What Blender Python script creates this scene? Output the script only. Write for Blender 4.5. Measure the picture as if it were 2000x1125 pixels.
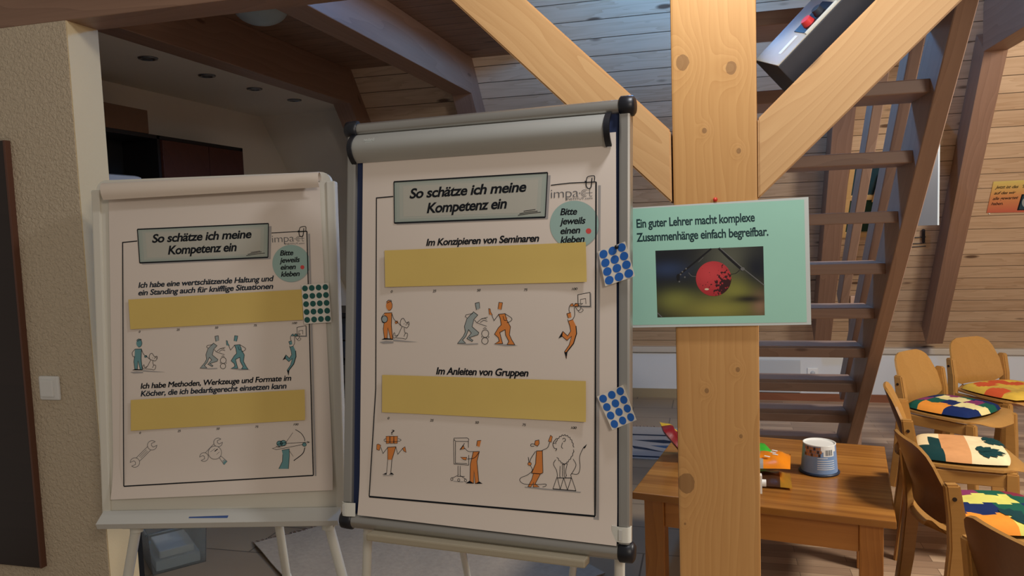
import bpy, bmesh, math, random
from mathutils import Vector, Matrix
random.seed(7)
D = bpy.data
SC = bpy.context.scene
COL = SC.collection
PI = math.pi
for o in list(D.objects): D.objects.remove(o)

# ------------------------------------------------------------------ camera
CAM_H = 1.47
YAW, PITCH, ROLL = math.radians(14.666), math.radians(4.606), math.radians(1.983)
FPX = 1480.0
_r0 = Vector((math.cos(YAW), math.sin(YAW), 0)); _f0 = Vector((-math.sin(YAW), math.cos(YAW), 0)); _z = Vector((0, 0, 1))
FW = _f0 * math.cos(PITCH) - _z * math.sin(PITCH)
_up = _z * math.cos(PITCH) + _f0 * math.sin(PITCH)
RT = _r0 * math.cos(ROLL) - _up * math.sin(ROLL)
UP = _up * math.cos(ROLL) + _r0 * math.sin(ROLL)
CPOS = Vector((0, 0, CAM_H))
cam = D.cameras.new('camera'); cam.sensor_width = 36; cam.lens = 36 * FPX / 2000; cam.clip_start = 0.05
camo = D.objects.new('camera', cam); COL.objects.link(camo)
camo.matrix_world = Matrix(((RT.x, UP.x, -FW.x, CPOS.x), (RT.y, UP.y, -FW.y, CPOS.y), (RT.z, UP.z, -FW.z, CPOS.z), (0, 0, 0, 1)))
SC.camera = camo

# ------------------------------------------------------------------ world, lights, exposure
SC.view_settings.view_transform = 'Standard'; SC.view_settings.look = 'None'
SC.view_settings.exposure = 0.0; SC.view_settings.gamma = 1.0; SC.view_settings.use_curve_mapping = False
w = D.worlds.new('world'); SC.world = w; w.use_nodes = True
bg = w.node_tree.nodes['Background']; bg.inputs[0].default_value = (1.0, 0.90, 0.80, 1); bg.inputs[1].default_value = 0.22

def area(name, loc, target, size, energy, col, shape='DISK'):
    l = D.lights.new(name, 'AREA'); l.shape = shape; l.size = size; l.energy = energy; l.color = col
    o = D.objects.new(name, l); COL.objects.link(o); o.location = loc
    d = Vector(target) - Vector(loc); o.rotation_euler = d.to_track_quat('-Z', 'Y').to_euler()
    return o
def point(name, loc, r, energy, col):
    l = D.lights.new(name, 'POINT'); l.shadow_soft_size = r; l.energy = energy; l.color = col
    o = D.objects.new(name, l); COL.objects.link(o); o.location = loc
    return o
point('ceiling_lamp_light', (0.10, 1.55, 2.42), 0.07, 26, (0.95, 0.96, 1.0))
point('stairwell_glare_light', (-0.15, 3.6, 2.70), 0.10, 60, (0.13, 0.42, 1.0))  # added blue light, stands in for glare haze over the upper roof boards
area('seating_lamp_light', (2.1, 2.6, 2.45), (1.2, 3.6, 0.4), 0.5, 78, (1.0, 0.93, 0.84))
area('camera_side_fill_light', (1.6, -1.2, 2.5), (0.0, 2.2, 0.9), 0.8, 30, (1.0, 0.88, 0.76))  # unseen warm fill added from behind the camera

# ------------------------------------------------------------------ pixel -> world helpers (the photo's 2000x1125 frame)
def ray(x, y): return RT * ((x - 1000) / FPX) - UP * ((y - 562.5) / FPX) + FW
def on_axis(x, y, ax, v):
    d = ray(x, y); return CPOS + d * ((v - CPOS[ax]) / d[ax])
def on_plane(x, y, p, n):
    d = ray(x, y); return CPOS + d * (((Vector(p) - CPOS).dot(n)) / d.dot(n))

# ------------------------------------------------------------------ colours and materials
def lin(c): return c / 12.92 if c <= 0.04045 else ((c + 0.055) / 1.055) ** 2.4
def rgb(r, g, b): return (lin(r / 255), lin(g / 255), lin(b / 255), 1)
class NT:
    def __init__(s, name):
        s.m = D.materials.new(name); s.m.use_nodes = True; s.t = s.m.node_tree; s.b = s.t.nodes['Principled BSDF']
    def n(s, typ, **kw):
        n = s.t.nodes.new(typ)
        for k, v in kw.items():
            if k.startswith('i_'):
                n.inputs[k[2:].replace('_', ' ')].default_value = v
            else: setattr(n, k, v)
        return n
    def l(s, a, b): s.t.links.new(a, b)
    def math(s, op, a, b=None, c=None):
        n = s.n('ShaderNodeMath', operation=op)
        for i, v in enumerate((a, b, c)):
            if v is None: continue
            if isinstance(v, (int, float)): n.inputs[i].default_value = v
            else: s.l(v, n.inputs[i])
        return n.outputs[0]
    def mix(s, fac, a, b, mode='MIX'):
        n = s.n('ShaderNodeMix', data_type='RGBA', blend_type=mode)
        for i, v in ((0, fac), (6, a), (7, b)):
            if isinstance(v, (int, float, tuple)): n.inputs[i].default_value = v
            else: s.l(v, n.inputs[i])
        return n.outputs[2]
    def bump(s, h, strength, dist=0.01):
        b = s.n('ShaderNodeBump'); b.inputs['Strength'].default_value = strength; b.inputs['Distance'].default_value = dist
        s.l(h, b.inputs['Height']); s.l(b.outputs[0], s.b.inputs['Normal'])
def plain(name, col, rough=0.5, metal=0.0, noise=0.0, nscale=30, bump=0.0, spec=0.5, **kw):
    t = NT(name); t.b.inputs['Base Color'].default_value = col; t.b.inputs['Roughness'].default_value = rough
    t.b.inputs['Metallic'].default_value = metal; t.b.inputs['Specular IOR Level'].default_value = spec
    if noise or bump:
        tc = t.n('ShaderNodeTexCoord'); ns = t.n('ShaderNodeTexNoise'); ns.inputs['Scale'].default_value = nscale; ns.inputs['Detail'].default_value = 4
        t.l(tc.outputs['Object'], ns.inputs['Vector'])
        if noise:
            f = t.math('MULTIPLY_ADD', ns.outputs[0], 2 * noise, 1 - noise)
            cc = t.n('ShaderNodeCombineColor'); [t.l(f, cc.inputs[i]) for i in range(3)]
            t.l(t.mix(1.0, col, cc.outputs[0], 'MULTIPLY'), t.b.inputs['Base Color'])
        if bump: t.bump(ns.outputs[0], bump, 0.004)
    for k, v in kw.items(): t.b.inputs[k.replace('_', ' ')].default_value = v
    return t.m
def wood(name, light, dark, knot=(70, 42, 25), rings=11, rough=0.45, knots=1.0, fib=0.35, bump=0.12, kscale=(1.6, 5.5, 5.5), kthr=0.10, at=()):
    """grain runs along the local x axis"""
    t = NT(name); tc = t.n('ShaderNodeTexCoord'); oi = t.n('ShaderNodeObjectInfo')
    off = t.n('ShaderNodeVectorMath', operation='SCALE'); cmb = t.n('ShaderNodeCombineXYZ')
    for i, k in enumerate((37.0, 3.1, 5.7)): t.l(t.math('MULTIPLY', oi.outputs['Random'], k), cmb.inputs[i])
    add = t.n('ShaderNodeVectorMath', operation='ADD'); t.l(tc.outputs['Object'], add.inputs[0]); t.l(cmb.outputs[0], add.inputs[1])
    v = add.outputs[0]
    # knots
    mk = t.n('ShaderNodeMapping'); mk.inputs['Scale'].default_value = kscale; t.l(v, mk.inputs[0])
    vo = t.n('ShaderNodeTexVoronoi'); vo.inputs['Scale'].default_value = 1.0; t.l(mk.outputs[0], vo.inputs['Vector'])
    kd = vo.outputs['Distance']
    # growth rings
    bul = None; ks = None
    if at:   # knots at given places of the face (local x, y, radius)
        sl = t.n('ShaderNodeSeparateXYZ'); t.l(tc.outputs['Object'], sl.inputs[0])
        nk_ = t.n('ShaderNodeTexNoise'); nk_.inputs['Scale'].default_value = 45; t.l(tc.outputs['Object'], nk_.inputs['Vector'])
        wob = t.math('MULTIPLY_ADD', nk_.outputs[0], 0.9, 0.55)
        for (kx, ky, kr) in at:
            dx = t.math('MULTIPLY', t.math('SUBTRACT', sl.outputs[0], kx), 1 / (kr * 1.25)); dy = t.math('MULTIPLY', t.math('SUBTRACT', sl.outputs[1], ky), 1 / kr)
            d2 = t.math('ADD', t.math('MULTIPLY', dx, dx), t.math('MULTIPLY', dy, dy))
            g1 = t.math('POWER', 2.718, t.math('MULTIPLY', d2, -0.16)); bul = g1 if bul is None else t.math('ADD', bul, g1)
            g2 = t.math('LESS_THAN', t.math('MULTIPLY', d2, wob), 0.8); ks = g2 if ks is None else t.math('MAXIMUM', ks, g2)
    mp = t.n('ShaderNodeMapping'); mp.inputs['Scale'].default_value = (0.13, 1, 1); mp.inputs['Location'].default_value = (0, 0.23, 0.11); t.l(v, mp.inputs[0])
    nz = t.n('ShaderNodeTexNoise'); nz.inputs['Scale'].default_value = 4.5; nz.inputs['Detail'].default_value = 3; t.l(mp.outputs[0], nz.inputs['Vector'])
    sx = t.n('ShaderNodeSeparateXYZ'); t.l(v, sx.inputs[0])
    yy = t.math('ADD', sx.outputs[1], t.math('MULTIPLY', sx.outputs[2], 0.55))
    q = t.math('ADD', t.math('MULTIPLY', yy, rings * 1.0), t.math('MULTIPLY', nz.outputs[0], rings * 0.26))
    if at: q = t.math('ADD', q, t.math('MULTIPLY', bul, 3.2))
    else: q = t.math('ADD', q, t.math('MULTIPLY', t.math('SUBTRACT', 1.0, t.math('MINIMUM', t.math('MULTIPLY', kd, 2.6), 1.0)), 1.3))
    fr = t.math('FRACT', q)
    tri = t.math('SUBTRACT', 1.0, t.math('ABSOLUTE', t.math('MULTIPLY_ADD', fr, 2.0, -1.0)))
    saw = t.math('ADD', t.math('MULTIPLY', t.math('POWER', fr, 4.0), 0.55), t.math('MULTIPLY', tri, 0.25))
    fm = t.n('ShaderNodeMapping'); fm.inputs['Scale'].default_value = (3, 130, 130); t.l(v, fm.inputs[0])
    fn = t.n('ShaderNodeTexNoise'); fn.inputs['Scale'].default_value = 1.0; fn.inputs['Detail'].default_value = 2; t.l(fm.outputs[0], fn.inputs['Vector'])
    fac = t.math('ADD', t.math('MULTIPLY', saw, 1 - fib), t.math('MULTIPLY', fn.outputs[0], fib))
    col = t.mix(fac, rgb(*light), rgb(*dark))
    kf = t.n('ShaderNodeMapRange'); kf.inputs[1].default_value = kthr; kf.inputs[2].default_value = kthr * 0.45; kf.inputs[3].default_value = 0; kf.inputs[4].default_value = 0.85 * knots
    t.l(kd, kf.inputs[0])
    if at: col = t.mix(t.math('MULTIPLY', ks, 0.52), col, rgb(*knot))
    else: col = t.mix(kf.outputs[0], col, rgb(*knot))
    t.l(col, t.b.inputs['Base Color']); t.b.inputs['Roughness'].default_value = rough
    t.bump(fac, bump, 0.004)
    return t.m
def boards(name, light, dark, pitch=0.115, groove=0.022, rough=0.5, knot=(75, 45, 28), tint=0.22):
    """boards run along local x, their widths along local y"""
    t = NT(name); tc = t.n('ShaderNodeTexCoord'); sx = t.n('ShaderNodeSeparateXYZ'); t.l(tc.outputs['Object'], sx.inputs[0])
    row = t.math('DIVIDE', sx.outputs[1], pitch); ri = t.math('FLOOR', row); rf = t.math('FRACT', row)
    wn = t.n('ShaderNodeTexWhiteNoise', noise_dimensions='1D'); t.l(ri, wn.inputs['W'])
    cb = t.n('ShaderNodeCombineXYZ')
    t.l(t.math('ADD', sx.outputs[0], t.math('MULTIPLY', wn.outputs[0], 23.0)), cb.inputs[0]); t.l(sx.outputs[1], cb.inputs[1]); t.l(t.math('MULTIPLY', wn.outputs[0], 9.0), cb.inputs[2])
    v = cb.outputs[0]
    mp = t.n('ShaderNodeMapping'); mp.inputs['Scale'].default_value = (0.5, 5, 1); t.l(v, mp.inputs[0])
    nz = t.n('ShaderNodeTexNoise'); nz.inputs['Scale'].default_value = 2.5; nz.inputs['Detail'].default_value = 3; t.l(mp.outputs[0], nz.inputs['Vector'])
    fr = t.math('FRACT', t.math('MULTIPLY', nz.outputs[0], 7.0))
    fm = t.n('ShaderNodeMapping'); fm.inputs['Scale'].default_value = (2, 90, 1); t.l(v, fm.inputs[0])
    fn = t.n('ShaderNodeTexNoise'); fn.inputs['Scale'].default_value = 1; t.l(fm.outputs[0], fn.inputs['Vector'])
    fac = t.math('ADD', t.math('MULTIPLY', t.math('POWER', fr, 2.0), 0.45), t.math('MULTIPLY', fn.outputs[0], 0.4))
    fac = t.math('ADD', fac, t.math('MULTIPLY', t.math('SUBTRACT', wn.outputs[0], 0.5), tint * 2))
    col = t.mix(t.math('MINIMUM', t.math('MAXIMUM', fac, 0.0), 1.0), rgb(*light), rgb(*dark))
    mk = t.n('ShaderNodeMapping'); mk.inputs['Scale'].default_value = (3.0, 9.0, 1); t.l(v, mk.inputs[0])
    vo = t.n('ShaderNodeTexVoronoi'); vo.inputs['Scale'].default_value = 1.0; t.l(mk.outputs[0], vo.inputs['Vector'])
    kf = t.n('ShaderNodeMapRange'); kf.inputs[1].default_value = 0.17; kf.inputs[2].default_value = 0.09; kf.inputs[3].default_value = 0; kf.inputs[4].default_value = 0.85
    t.l(vo.outputs['Distance'], kf.inputs[0]); col = t.mix(kf.outputs[0], col, rgb(*knot))
    g = t.math('LESS_THAN', t.math('ABSOLUTE', t.math('SUBTRACT', rf, 0.5)), 0.5 - groove)
    col = t.mix(g, rgb(*[int(c * 0.55) for c in dark]), col)
    t.l(col, t.b.inputs['Base Color']); t.b.inputs['Roughness'].default_value = rough
    t.bump(g, 0.5, 0.006)
    return t.m
def bricks(name, c1, c2, mortar, bw, bh, ms, rough, offset=0.5, noise=(2, 40, 1), namt=0.3):
    t = NT(name); tc = t.n('ShaderNodeTexCoord'); br = t.n('ShaderNodeTexBrick'); br.offset = offset
    t.l(tc.outputs['Object'], br.inputs['Vector'])
    br.inputs['Color1'].default_value = c1; br.inputs['Color2'].default_value = c2; br.inputs['Mortar'].default_value = mortar
    br.inputs['Scale'].default_value = 1; br.inputs['Brick Width'].default_value = bw; br.inputs['Row Height'].default_value = bh; br.inputs['Mortar Size'].default_value = ms
    mp = t.n('ShaderNodeMapping'); mp.inputs['Scale'].default_value = noise; t.l(tc.outputs['Object'], mp.inputs[0])
    nz = t.n('ShaderNodeTexNoise'); nz.inputs['Scale'].default_value = 2; nz.inputs['Detail'].default_value = 4; t.l(mp.outputs[0], nz.inputs['Vector'])
    f = t.math('MULTIPLY_ADD', nz.outputs[0], 2 * namt, 1 - namt); cc = t.n('ShaderNodeCombineColor'); [t.l(f, cc.inputs[i]) for i in range(3)]
    t.l(t.mix(1.0, br.outputs['Color'], cc.outputs[0], 'MULTIPLY'), t.b.inputs['Base Color']); t.b.inputs['Roughness'].default_value = rough
    return t.m
def plaster(name, col, scale=90, bump=0.6, dist=0.006):
    t = NT(name); tc = t.n('ShaderNodeTexCoord'); nz = t.n('ShaderNodeTexNoise'); nz.inputs['Scale'].default_value = scale; nz.inputs['Detail'].default_value = 3; nz.inputs['Distortion'].default_value = 0.6
    t.l(tc.outputs['Object'], nz.inputs['Vector']); t.b.inputs['Base Color'].default_value = col; t.b.inputs['Roughness'].default_value = 0.75
    t.bump(nz.outputs[0], bump, dist); return t.m

M = {}
M['pine'] = wood('pale_pine', (224, 181, 126), (190, 139, 86), rings=34, kscale=(1.9, 4.3, 4.3), kthr=0.085)
M['stain'] = wood('stained_timber', (156, 122, 100), (118, 88, 70), rings=26, knots=0.8, kthr=0.07)
M['stair'] = wood('brown_stair_wood', (162, 134, 116), (126, 100, 86), rings=26, knots=0.7, kthr=0.06)
M['table'] = wood('honey_pine', (194, 132, 66), (146, 88, 38), rings=26, rough=0.28, knots=0.9, kthr=0.05, kscale=(2.2, 3.2, 3.2))
M['beech'] = wood('golden_beech', (182, 136, 74), (160, 114, 56), rings=9, rough=0.3, knots=0, fib=0.6, bump=0.03)
M['beech_brown'] = wood('brown_veneer', (120, 80, 48), (98, 62, 36), rings=9, rough=0.35, knots=0, fib=0.6, bump=0.03)
M['roof'] = boards('pine_roof_boards', (220, 192, 160), (184, 150, 116))
M['ceil'] = boards('brown_ceiling_boards', (150, 116, 92), (108, 80, 62))
M['plaster_rough'] = plaster('rough_plaster', rgb(206, 190, 164), 110, 0.9, 0.008)
M['plaster'] = plaster('smooth_plaster', rgb(216, 206, 188), 160, 0.2, 0.003)
M['plaster_warm'] = plaster('plaster_warmed_for_light', rgb(226, 206, 164), 160, 0.2, 0.003)  # same plaster, tinted warmer to offset the blue light on the wall end
M['white'] = plain('white_paint', rgb(226, 224, 218), 0.5)
M['kneewhite'] = plain('knee_wall_white', rgb(214, 216, 216), 0.6)
M['greywhite'] = plain('grey_white_panel', rgb(188, 192, 194), 0.5)
M['ledge'] = plain('ledge_paint', rgb(196, 186, 170), 0.5)
M['tile'] = bricks('beige_floor_tiles', rgb(158, 138, 112), rgb(150, 130, 106), rgb(92, 80, 66), 0.6, 0.30, 0.004, 0.35, noise=(1.5, 1.5, 1), namt=0.12)
M['tile_base'] = plain('tile_skirting', rgb(162, 144, 112), 0.4)
M['parquet'] = bricks('laminate_strips', rgb(200, 172, 142), rgb(140, 112, 90), rgb(100, 80, 64), 0.55, 0.066, 0.0012, 0.38, offset=0.37, noise=(2, 45, 1), namt=0.28)
M['brown_base'] = wood('brown_skirting', (142, 86, 56), (112, 64, 40), knots=0)
M['darkpanel'] = wood('dark_brown_panel', (46, 33, 27), (34, 24, 20), knots=0, rough=0.4, bump=0.03)
M['rededge'] = plain('red_brown_edge', rgb(96, 60, 44), 0.5)
M['mahog'] = wood('mahogany_door', (84, 46, 36), (62, 32, 26), knots=0, rough=0.35)
M['blackwood'] = plain('black_lacquer', rgb(26, 24, 26), 0.4)
M['shelfback'] = plain('black_shelf_inside', rgb(14, 15, 18), 0.7)
M['cardboard'] = plain('brown_board', rgb(112, 82, 60), 0.8, noise=0.1)
M['paper'] = plain('flipchart_paper', rgb(226, 214, 202), 0.7, spec=0.25)
M['paper_back'] = plain('flipchart_paper_rolled', rgb(222, 208, 192), 0.7, spec=0.25)
M['ink'] = plain('black_ink', rgb(20, 24, 30), 0.7, spec=0.2)
M['ink_navy'] = plain('navy_ink', rgb(24, 38, 52), 0.7, spec=0.2)
M['ink_grey'] = plain('grey_ink', rgb(104, 104, 106), 0.7, spec=0.2)
M['shade_grey'] = plain('grey_marker', rgb(164, 160, 158), 0.7, spec=0.2)
M['title_fill'] = plain('title_box_grey', rgb(184, 182, 170), 0.7, spec=0.2)
M['title_edge'] = plain('title_box_grey_green', rgb(158, 170, 160), 0.7, spec=0.2)
M['teal'] = plain('teal_print', rgb(158, 186, 178), 0.7, spec=0.2)
M['teal_dark'] = plain('petrol_print', rgb(108, 154, 158), 0.7, spec=0.2)
M['mist'] = plain('grey_blue_print', rgb(160, 170, 168), 0.7, spec=0.2)
M['orange'] = plain('orange_print', rgb(222, 138, 72), 0.7, spec=0.2)
M['red'] = plain('red_print', rgb(210, 74, 70), 0.6)
M['yellow'] = plain('yellow_card', rgb(218, 190, 110), 0.75, spec=0.2, noise=0.03, nscale=12)
M['sticker_white'] = plain('sticker_backing', rgb(226, 220, 208), 0.4)
M['blue_dot'] = plain('blue_sticker', rgb(28, 98, 184), 0.5)
M['green_dot'] = plain('dark_green_sticker', rgb(14, 84, 76), 0.5)
M['navy'] = plain('navy_felt_board', rgb(24, 40, 78), 0.7)
M['alu'] = plain('brushed_aluminium', rgb(176, 174, 168), 0.32, 0.75)
M['silver'] = plain('silver_grey_bar', rgb(172, 172, 166), 0.38, 0.25)
M['capblack'] = plain('black_plastic', rgb(18, 20, 28), 0.4)
M['legwhite'] = plain('white_lacquered_tube', rgb(222, 222, 212), 0.3)
M['boardwhite'] = plain('white_easel_board', rgb(222, 218, 204), 0.4)
M['traygrey'] = plain('grey_tray', rgb(204, 204, 198), 0.4)
M['beigebar'] = plain('beige_bar', rgb(168, 158, 136), 0.5)
M['bluemag'] = plain('blue_smear', rgb(60, 90, 150), 0.5)
M['green'] = plain('mint_print', rgb(170, 224, 204), 0.3, noise=0.06, nscale=6)
M['lam'] = plain('laminate_margin', rgb(214, 222, 218), 0.25)
M['signtext'] = plain('dark_teal_lettering', rgb(18, 56, 62), 0.4)
M['pin_red'] = plain('red_pushpin', rgb(226, 70, 48), 0.35)
M['pin_black'] = plain('black_pushpin', rgb(12, 12, 14), 0.3)
M['spk'] = plain('black_ash_vinyl', rgb(50, 56, 66), 0.5, noise=0.1, nscale=60)
M['spkback'] = plain('grey_speaker_back', rgb(186, 184, 172), 0.5, noise=0.12, nscale=25)
M['termred'] = plain('red_terminal', rgb(220, 60, 60), 0.35)
M['bluelabel'] = plain('blue_can_label', rgb(122, 150, 190), 0.35)
M['whitepl'] = plain('white_plastic', rgb(232, 232, 228), 0.35)
M['nut'] = plain('brown_nut_print', rgb(168, 112, 70), 0.5, noise=0.25, nscale=200)
M['darkblue'] = plain('dark_blue_rim', rgb(30, 44, 66), 0.4)
M['bag_orange'] = plain('orange_foil', rgb(240, 140, 24), 0.3)
M['bag_grey'] = plain('grey_foil', rgb(160, 158, 152), 0.3, noise=0.3, nscale=80)
M['bag_lime'] = plain('lime_foil', rgb(196, 210, 70), 0.35)
M['bag_green'] = plain('green_foil', rgb(60, 170, 50), 0.3)
M['bag_brown'] = plain('dark_brown_foil', rgb(70, 44, 26), 0.25)
M['bag_gold'] = plain('gold_foil', rgb(206, 150, 50), 0.25, 0.5)
M['bag_red'] = plain('dark_red_foil', rgb(120, 20, 28), 0.3)
M['bag_yellow'] = plain('yellow_foil', rgb(230, 180, 40), 0.3)
M['rug'] = plain('cream_woven_rug', rgb(180, 164, 144), 0.95, noise=0.16, nscale=45, bump=0.5, spec=0.1)
M['rugblue'] = plain('blue_grey_rug_weave', rgb(74, 98, 128), 0.95, noise=0.1, nscale=60, spec=0.1)
M['rugdark'] = plain('slate_rug_weave', rgb(52, 62, 78), 0.95, noise=0.1, nscale=60, spec=0.1)
M['ruggrey'] = plain('light_grey_rug', rgb(176, 172, 166), 0.95, noise=0.08, nscale=60, bump=0.3, spec=0.1)
M['fringe'] = plain('rug_fringe', rgb(176, 150, 136), 0.9)
M['frost'] = plain('frosted_glass', rgb(170, 186, 190), 0.35)
M['chrome'] = plain('chrome_ring', rgb(120, 122, 126), 0.25, 0.9)
M['bulb'] = plain('spot_glass', rgb(40, 44, 50), 0.15)
M['hook_brown'] = plain('dark_screw', rgb(40, 26, 18), 0.4)
t = NT('clear_plastic'); t.b.inputs['Base Color'].default_value = rgb(216, 222, 222); t.b.inputs['Roughness'].default_value = 0.12; t.b.inputs['Transmission Weight'].default_value = 0.9; t.b.inputs['IOR'].default_value = 1.15; M['clear'] = t.m
M['glassblue'] = plain('night_window_glass', rgb(38, 70, 84), 0.08)
M['glassgreen'] = plain('night_window_glass_green', rgb(32, 66, 54), 0.08)
M['frame_light'] = wood('light_window_wood', (222, 186, 130), (198, 156, 100), knots=0)
M['translucent'] = plain('grey_acrylic_sheet', rgb(98, 100, 104), 0.3)
M['lampwarm'] = plain('warm_shade', rgb(230, 214, 180), 0.6)

# ------------------------------------------------------------------ mesh builder and linking
WM = {}
class MB:
    def __init__(s): s.v = []; s.f = []; s.mi = []; s.mats = []; s.sm = []
    def mat(s, m):
        if m not in s.mats: s.mats.append(m)
        return s.mats.index(m)
    def add(s, vs, fs, m, smooth=False):
        k = len(s.v); i = s.mat(m); s.v += [Vector(p) for p in vs]
        for f in fs: s.f.append([k + a for a in f]); s.mi.append(i); s.sm.append(smooth)
        return s
    def hexa(s, p, m):  # 8 points: bottom loop 0-3, top loop 4-7
        return s.add(p, [(3, 2, 1, 0), (4, 5, 6, 7), (0, 1, 5, 4), (1, 2, 6, 5), (2, 3, 7, 6), (3, 0, 4, 7)], m)
    def box(s, a, b, m):
        (x0, y0, z0), (x1, y1, z1) = a, b
        return s.hexa([(x0, y0, z0), (x1, y0, z0), (x1, y1, z0), (x0, y1, z0), (x0, y0, z1), (x1, y0, z1), (x1, y1, z1), (x0, y1, z1)], m)
    def cbox(s, a, b, m, c=0.004):
        """box with all edges chamfered"""
        bm = bmesh.new(); bmesh.ops.create_cube(bm, size=1)
        for v in bm.verts: v.co = Vector([(a[i] + b[i]) / 2 + v.co[i] * (b[i] - a[i]) for i in range(3)])
        bmesh.ops.bevel(bm, geom=list(bm.edges), offset=c, segments=2, affect='EDGES', profile=0.6)
        s.bm(bm, m); return s
    def bm(s, bm, m, smooth=False, X=None):
        bm.verts.index_update()
        s.add([(X @ v.co if X else v.co) for v in bm.verts], [[v.index for v in f.verts] for f in bm.faces], m, smooth); bm.free(); return s
    def prism(s, pts, d0, d1, m, axis=1):
        """polygon pts (a,b) extruded along axis from d0 to d1"""
        n = len(pts)
        def mk(a, b, d): return (d, a, b) if axis == 0 else (a, d, b) if axis == 1 else (a, b, d)
        vs = [mk(a, b, d0) for a, b in pts] + [mk(a, b, d1) for a, b in pts]
        fs = [list(range(n))[::-1], list(range(n, 2 * n))] + [(i, (i + 1) % n, n + (i + 1) % n, n + i) for i in range(n)]
        return s.add(vs, fs, m)
    def tube(s, path, r, m, seg=12, cap=True):
        path = [Vector(p) for p in path]; n = len(path); rs = r if isinstance(r, (list, tuple)) else [r] * n
        vs = []; up = None
        for i, p in enumerate(path):
            d = (path[min(i + 1, n - 1)] - path[max(i - 1, 0)]).normalized()
            if up is None: up = d.orthogonal().normalized()
            up = (up - d * up.dot(d)).normalized(); q = d.cross(up)
            vs += [p + (up * math.cos(2 * PI * k / seg) + q * math.sin(2 * PI * k / seg)) * rs[i] for k in range(seg)]
        fs = [(i * seg + k, i * seg + (k + 1) % seg, (i + 1) * seg + (k + 1) % seg, (i + 1) * seg + k) for i in range(n - 1) for k in range(seg)]
        s.add(vs, fs, m, True)
        if cap: s.add(vs[:seg], [list(range(seg))[::-1]], m); s.add(vs[-seg:], [list(range(seg))], m)
        return s
    def lathe(s, prof, m, c=(0, 0, 0), seg=32, smooth=True):
        vs = [(c[0] + r * math.cos(2 * PI * k / seg), c[1] + r * math.sin(2 * PI * k / seg), c[2] + z) for r, z in prof for k in range(seg)]
        fs = [(i * seg + k, i * seg + (k + 1) % seg, (i + 1) * seg + (k + 1) % seg, (i + 1) * seg + k) for i in range(len(prof) - 1) for k in range(seg)]
        s.add(vs, fs, m, smooth)
        for j, rev in ((0, True), (len(prof) - 1, False)):
            if prof[j][0] > 1e-4:
                f = list(range(j * seg, j * seg + seg)); s.add(vs, [f[::-1] if rev else f], m)
        return s
    def grid(s, P, m, smooth=True, matfn=None):
        n, k = len(P), len(P[0]); vs = [p for row in P for p in row]
        base = len(s.v); s.v += [Vector(p) for p in vs]
        for i in range(n - 1):
            for j in range(k - 1):
                s.f.append([base + i * k + j, base + i * k + j + 1, base + (i + 1) * k + j + 1, base + (i + 1) * k + j])
                s.mi.append(s.mat(matfn(i, j) if matfn else m)); s.sm.append(smooth)
        return s
    def shell(s, P, th, m, m2=None):
        """grid of points P given a thickness along its normals, closed all round"""
        n, k = len(P), len(P[0]); P = [[Vector(p) for p in r] for r in P]; Q = []
        for i in range(n):
            r = []
            for j in range(k):
                a = P[min(i + 1, n - 1)][j] - P[max(i - 1, 0)][j]; b = P[i][min(j + 1, k - 1)] - P[i][max(j - 1, 0)]
                nn = a.cross(b); nn = nn.normalized() if nn.length > 1e-9 else Vector((0, 0, 1)); r.append(P[i][j] + nn * th)
            Q.append(r)
        s.grid(P, m); s.grid([r[::-1] for r in Q], m2 or m)
        ring = [(0, j) for j in range(k)] + [(i, k - 1) for i in range(1, n)] + [(n - 1, j) for j in range(k - 2, -1, -1)] + [(i, 0) for i in range(n - 2, 0, -1)]
        L = len(ring); vs = [P[i][j] for i, j in ring] + [Q[i][j] for i, j in ring]
        s.add(vs, [(a, L + a, L + (a + 1) % L, (a + 1) % L) for a in range(L)], m); return s
    def build(s, name, parent=None, X=None, kind=None, recalc=True):
        me = D.meshes.new(name); me.from_pydata([tuple(v) for v in s.v], [], s.f)
        for m in s.mats: me.materials.append(m if not isinstance(m, str) else M[m])
        me.polygons.foreach_set('material_index', s.mi); me.polygons.foreach_set('use_smooth', s.sm)
        if recalc:
            b = bmesh.new(); b.from_mesh(me); bmesh.ops.recalc_face_normals(b, faces=b.faces); b.to_mesh(me); b.free()
        me.update(); o = D.objects.new(name, me); return link(o, parent, X, kind)
def link(o, parent=None, X=None, kind=None):
    COL.objects.link(o); X = X or Matrix.Identity(4); o.matrix_basis = X; WM[o] = X
    if parent is not None:
        o.parent = parent; o.matrix_parent_inverse = WM[parent].inverted()
    if kind: o['kind'] = kind
    return o
def thing(name, label, cat, loc=(0, 0, 0), rz=0, group=None):
    o = D.objects.new(name, None); o.empty_display_size = 0.1
    link(o, None, Matrix.Translation(loc) @ Matrix.Rotation(rz, 4, 'Z')); return tag(o, label, cat, group)
def tag(o, label, cat, group=None):
    o['label'] = label; o['category'] = cat
    if group: o['group'] = group
    return o
def frame_x(p, ex, hint):
    """matrix with local x along ex and local z near hint"""
    ex = Vector(ex).normalized(); ez = Vector(hint); ez = (ez - ex * ez.dot(ex)).normalized(); ey = ez.cross(ex)
    return Matrix(((ex.x, ey.x, ez.x, p[0]), (ex.y, ey.y, ez.y, p[1]), (ex.z, ey.z, ez.z, p[2]), (0, 0, 0, 1)))
def timber(name, p0, p1, wy, wz, hint, mat, parent=None, c=0.004, kind=None):
    """squared timber from p0 to p1 (centre line); wy across, wz along hint; grain along its length"""
    p0, p1 = Vector(p0), Vector(p1); L = (p1 - p0).length
    return MB().cbox((0, -wy / 2, -wz / 2), (L, wy / 2, wz / 2), mat, c).build(name, parent, frame_x(p0, p1 - p0, hint), kind)

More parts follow.
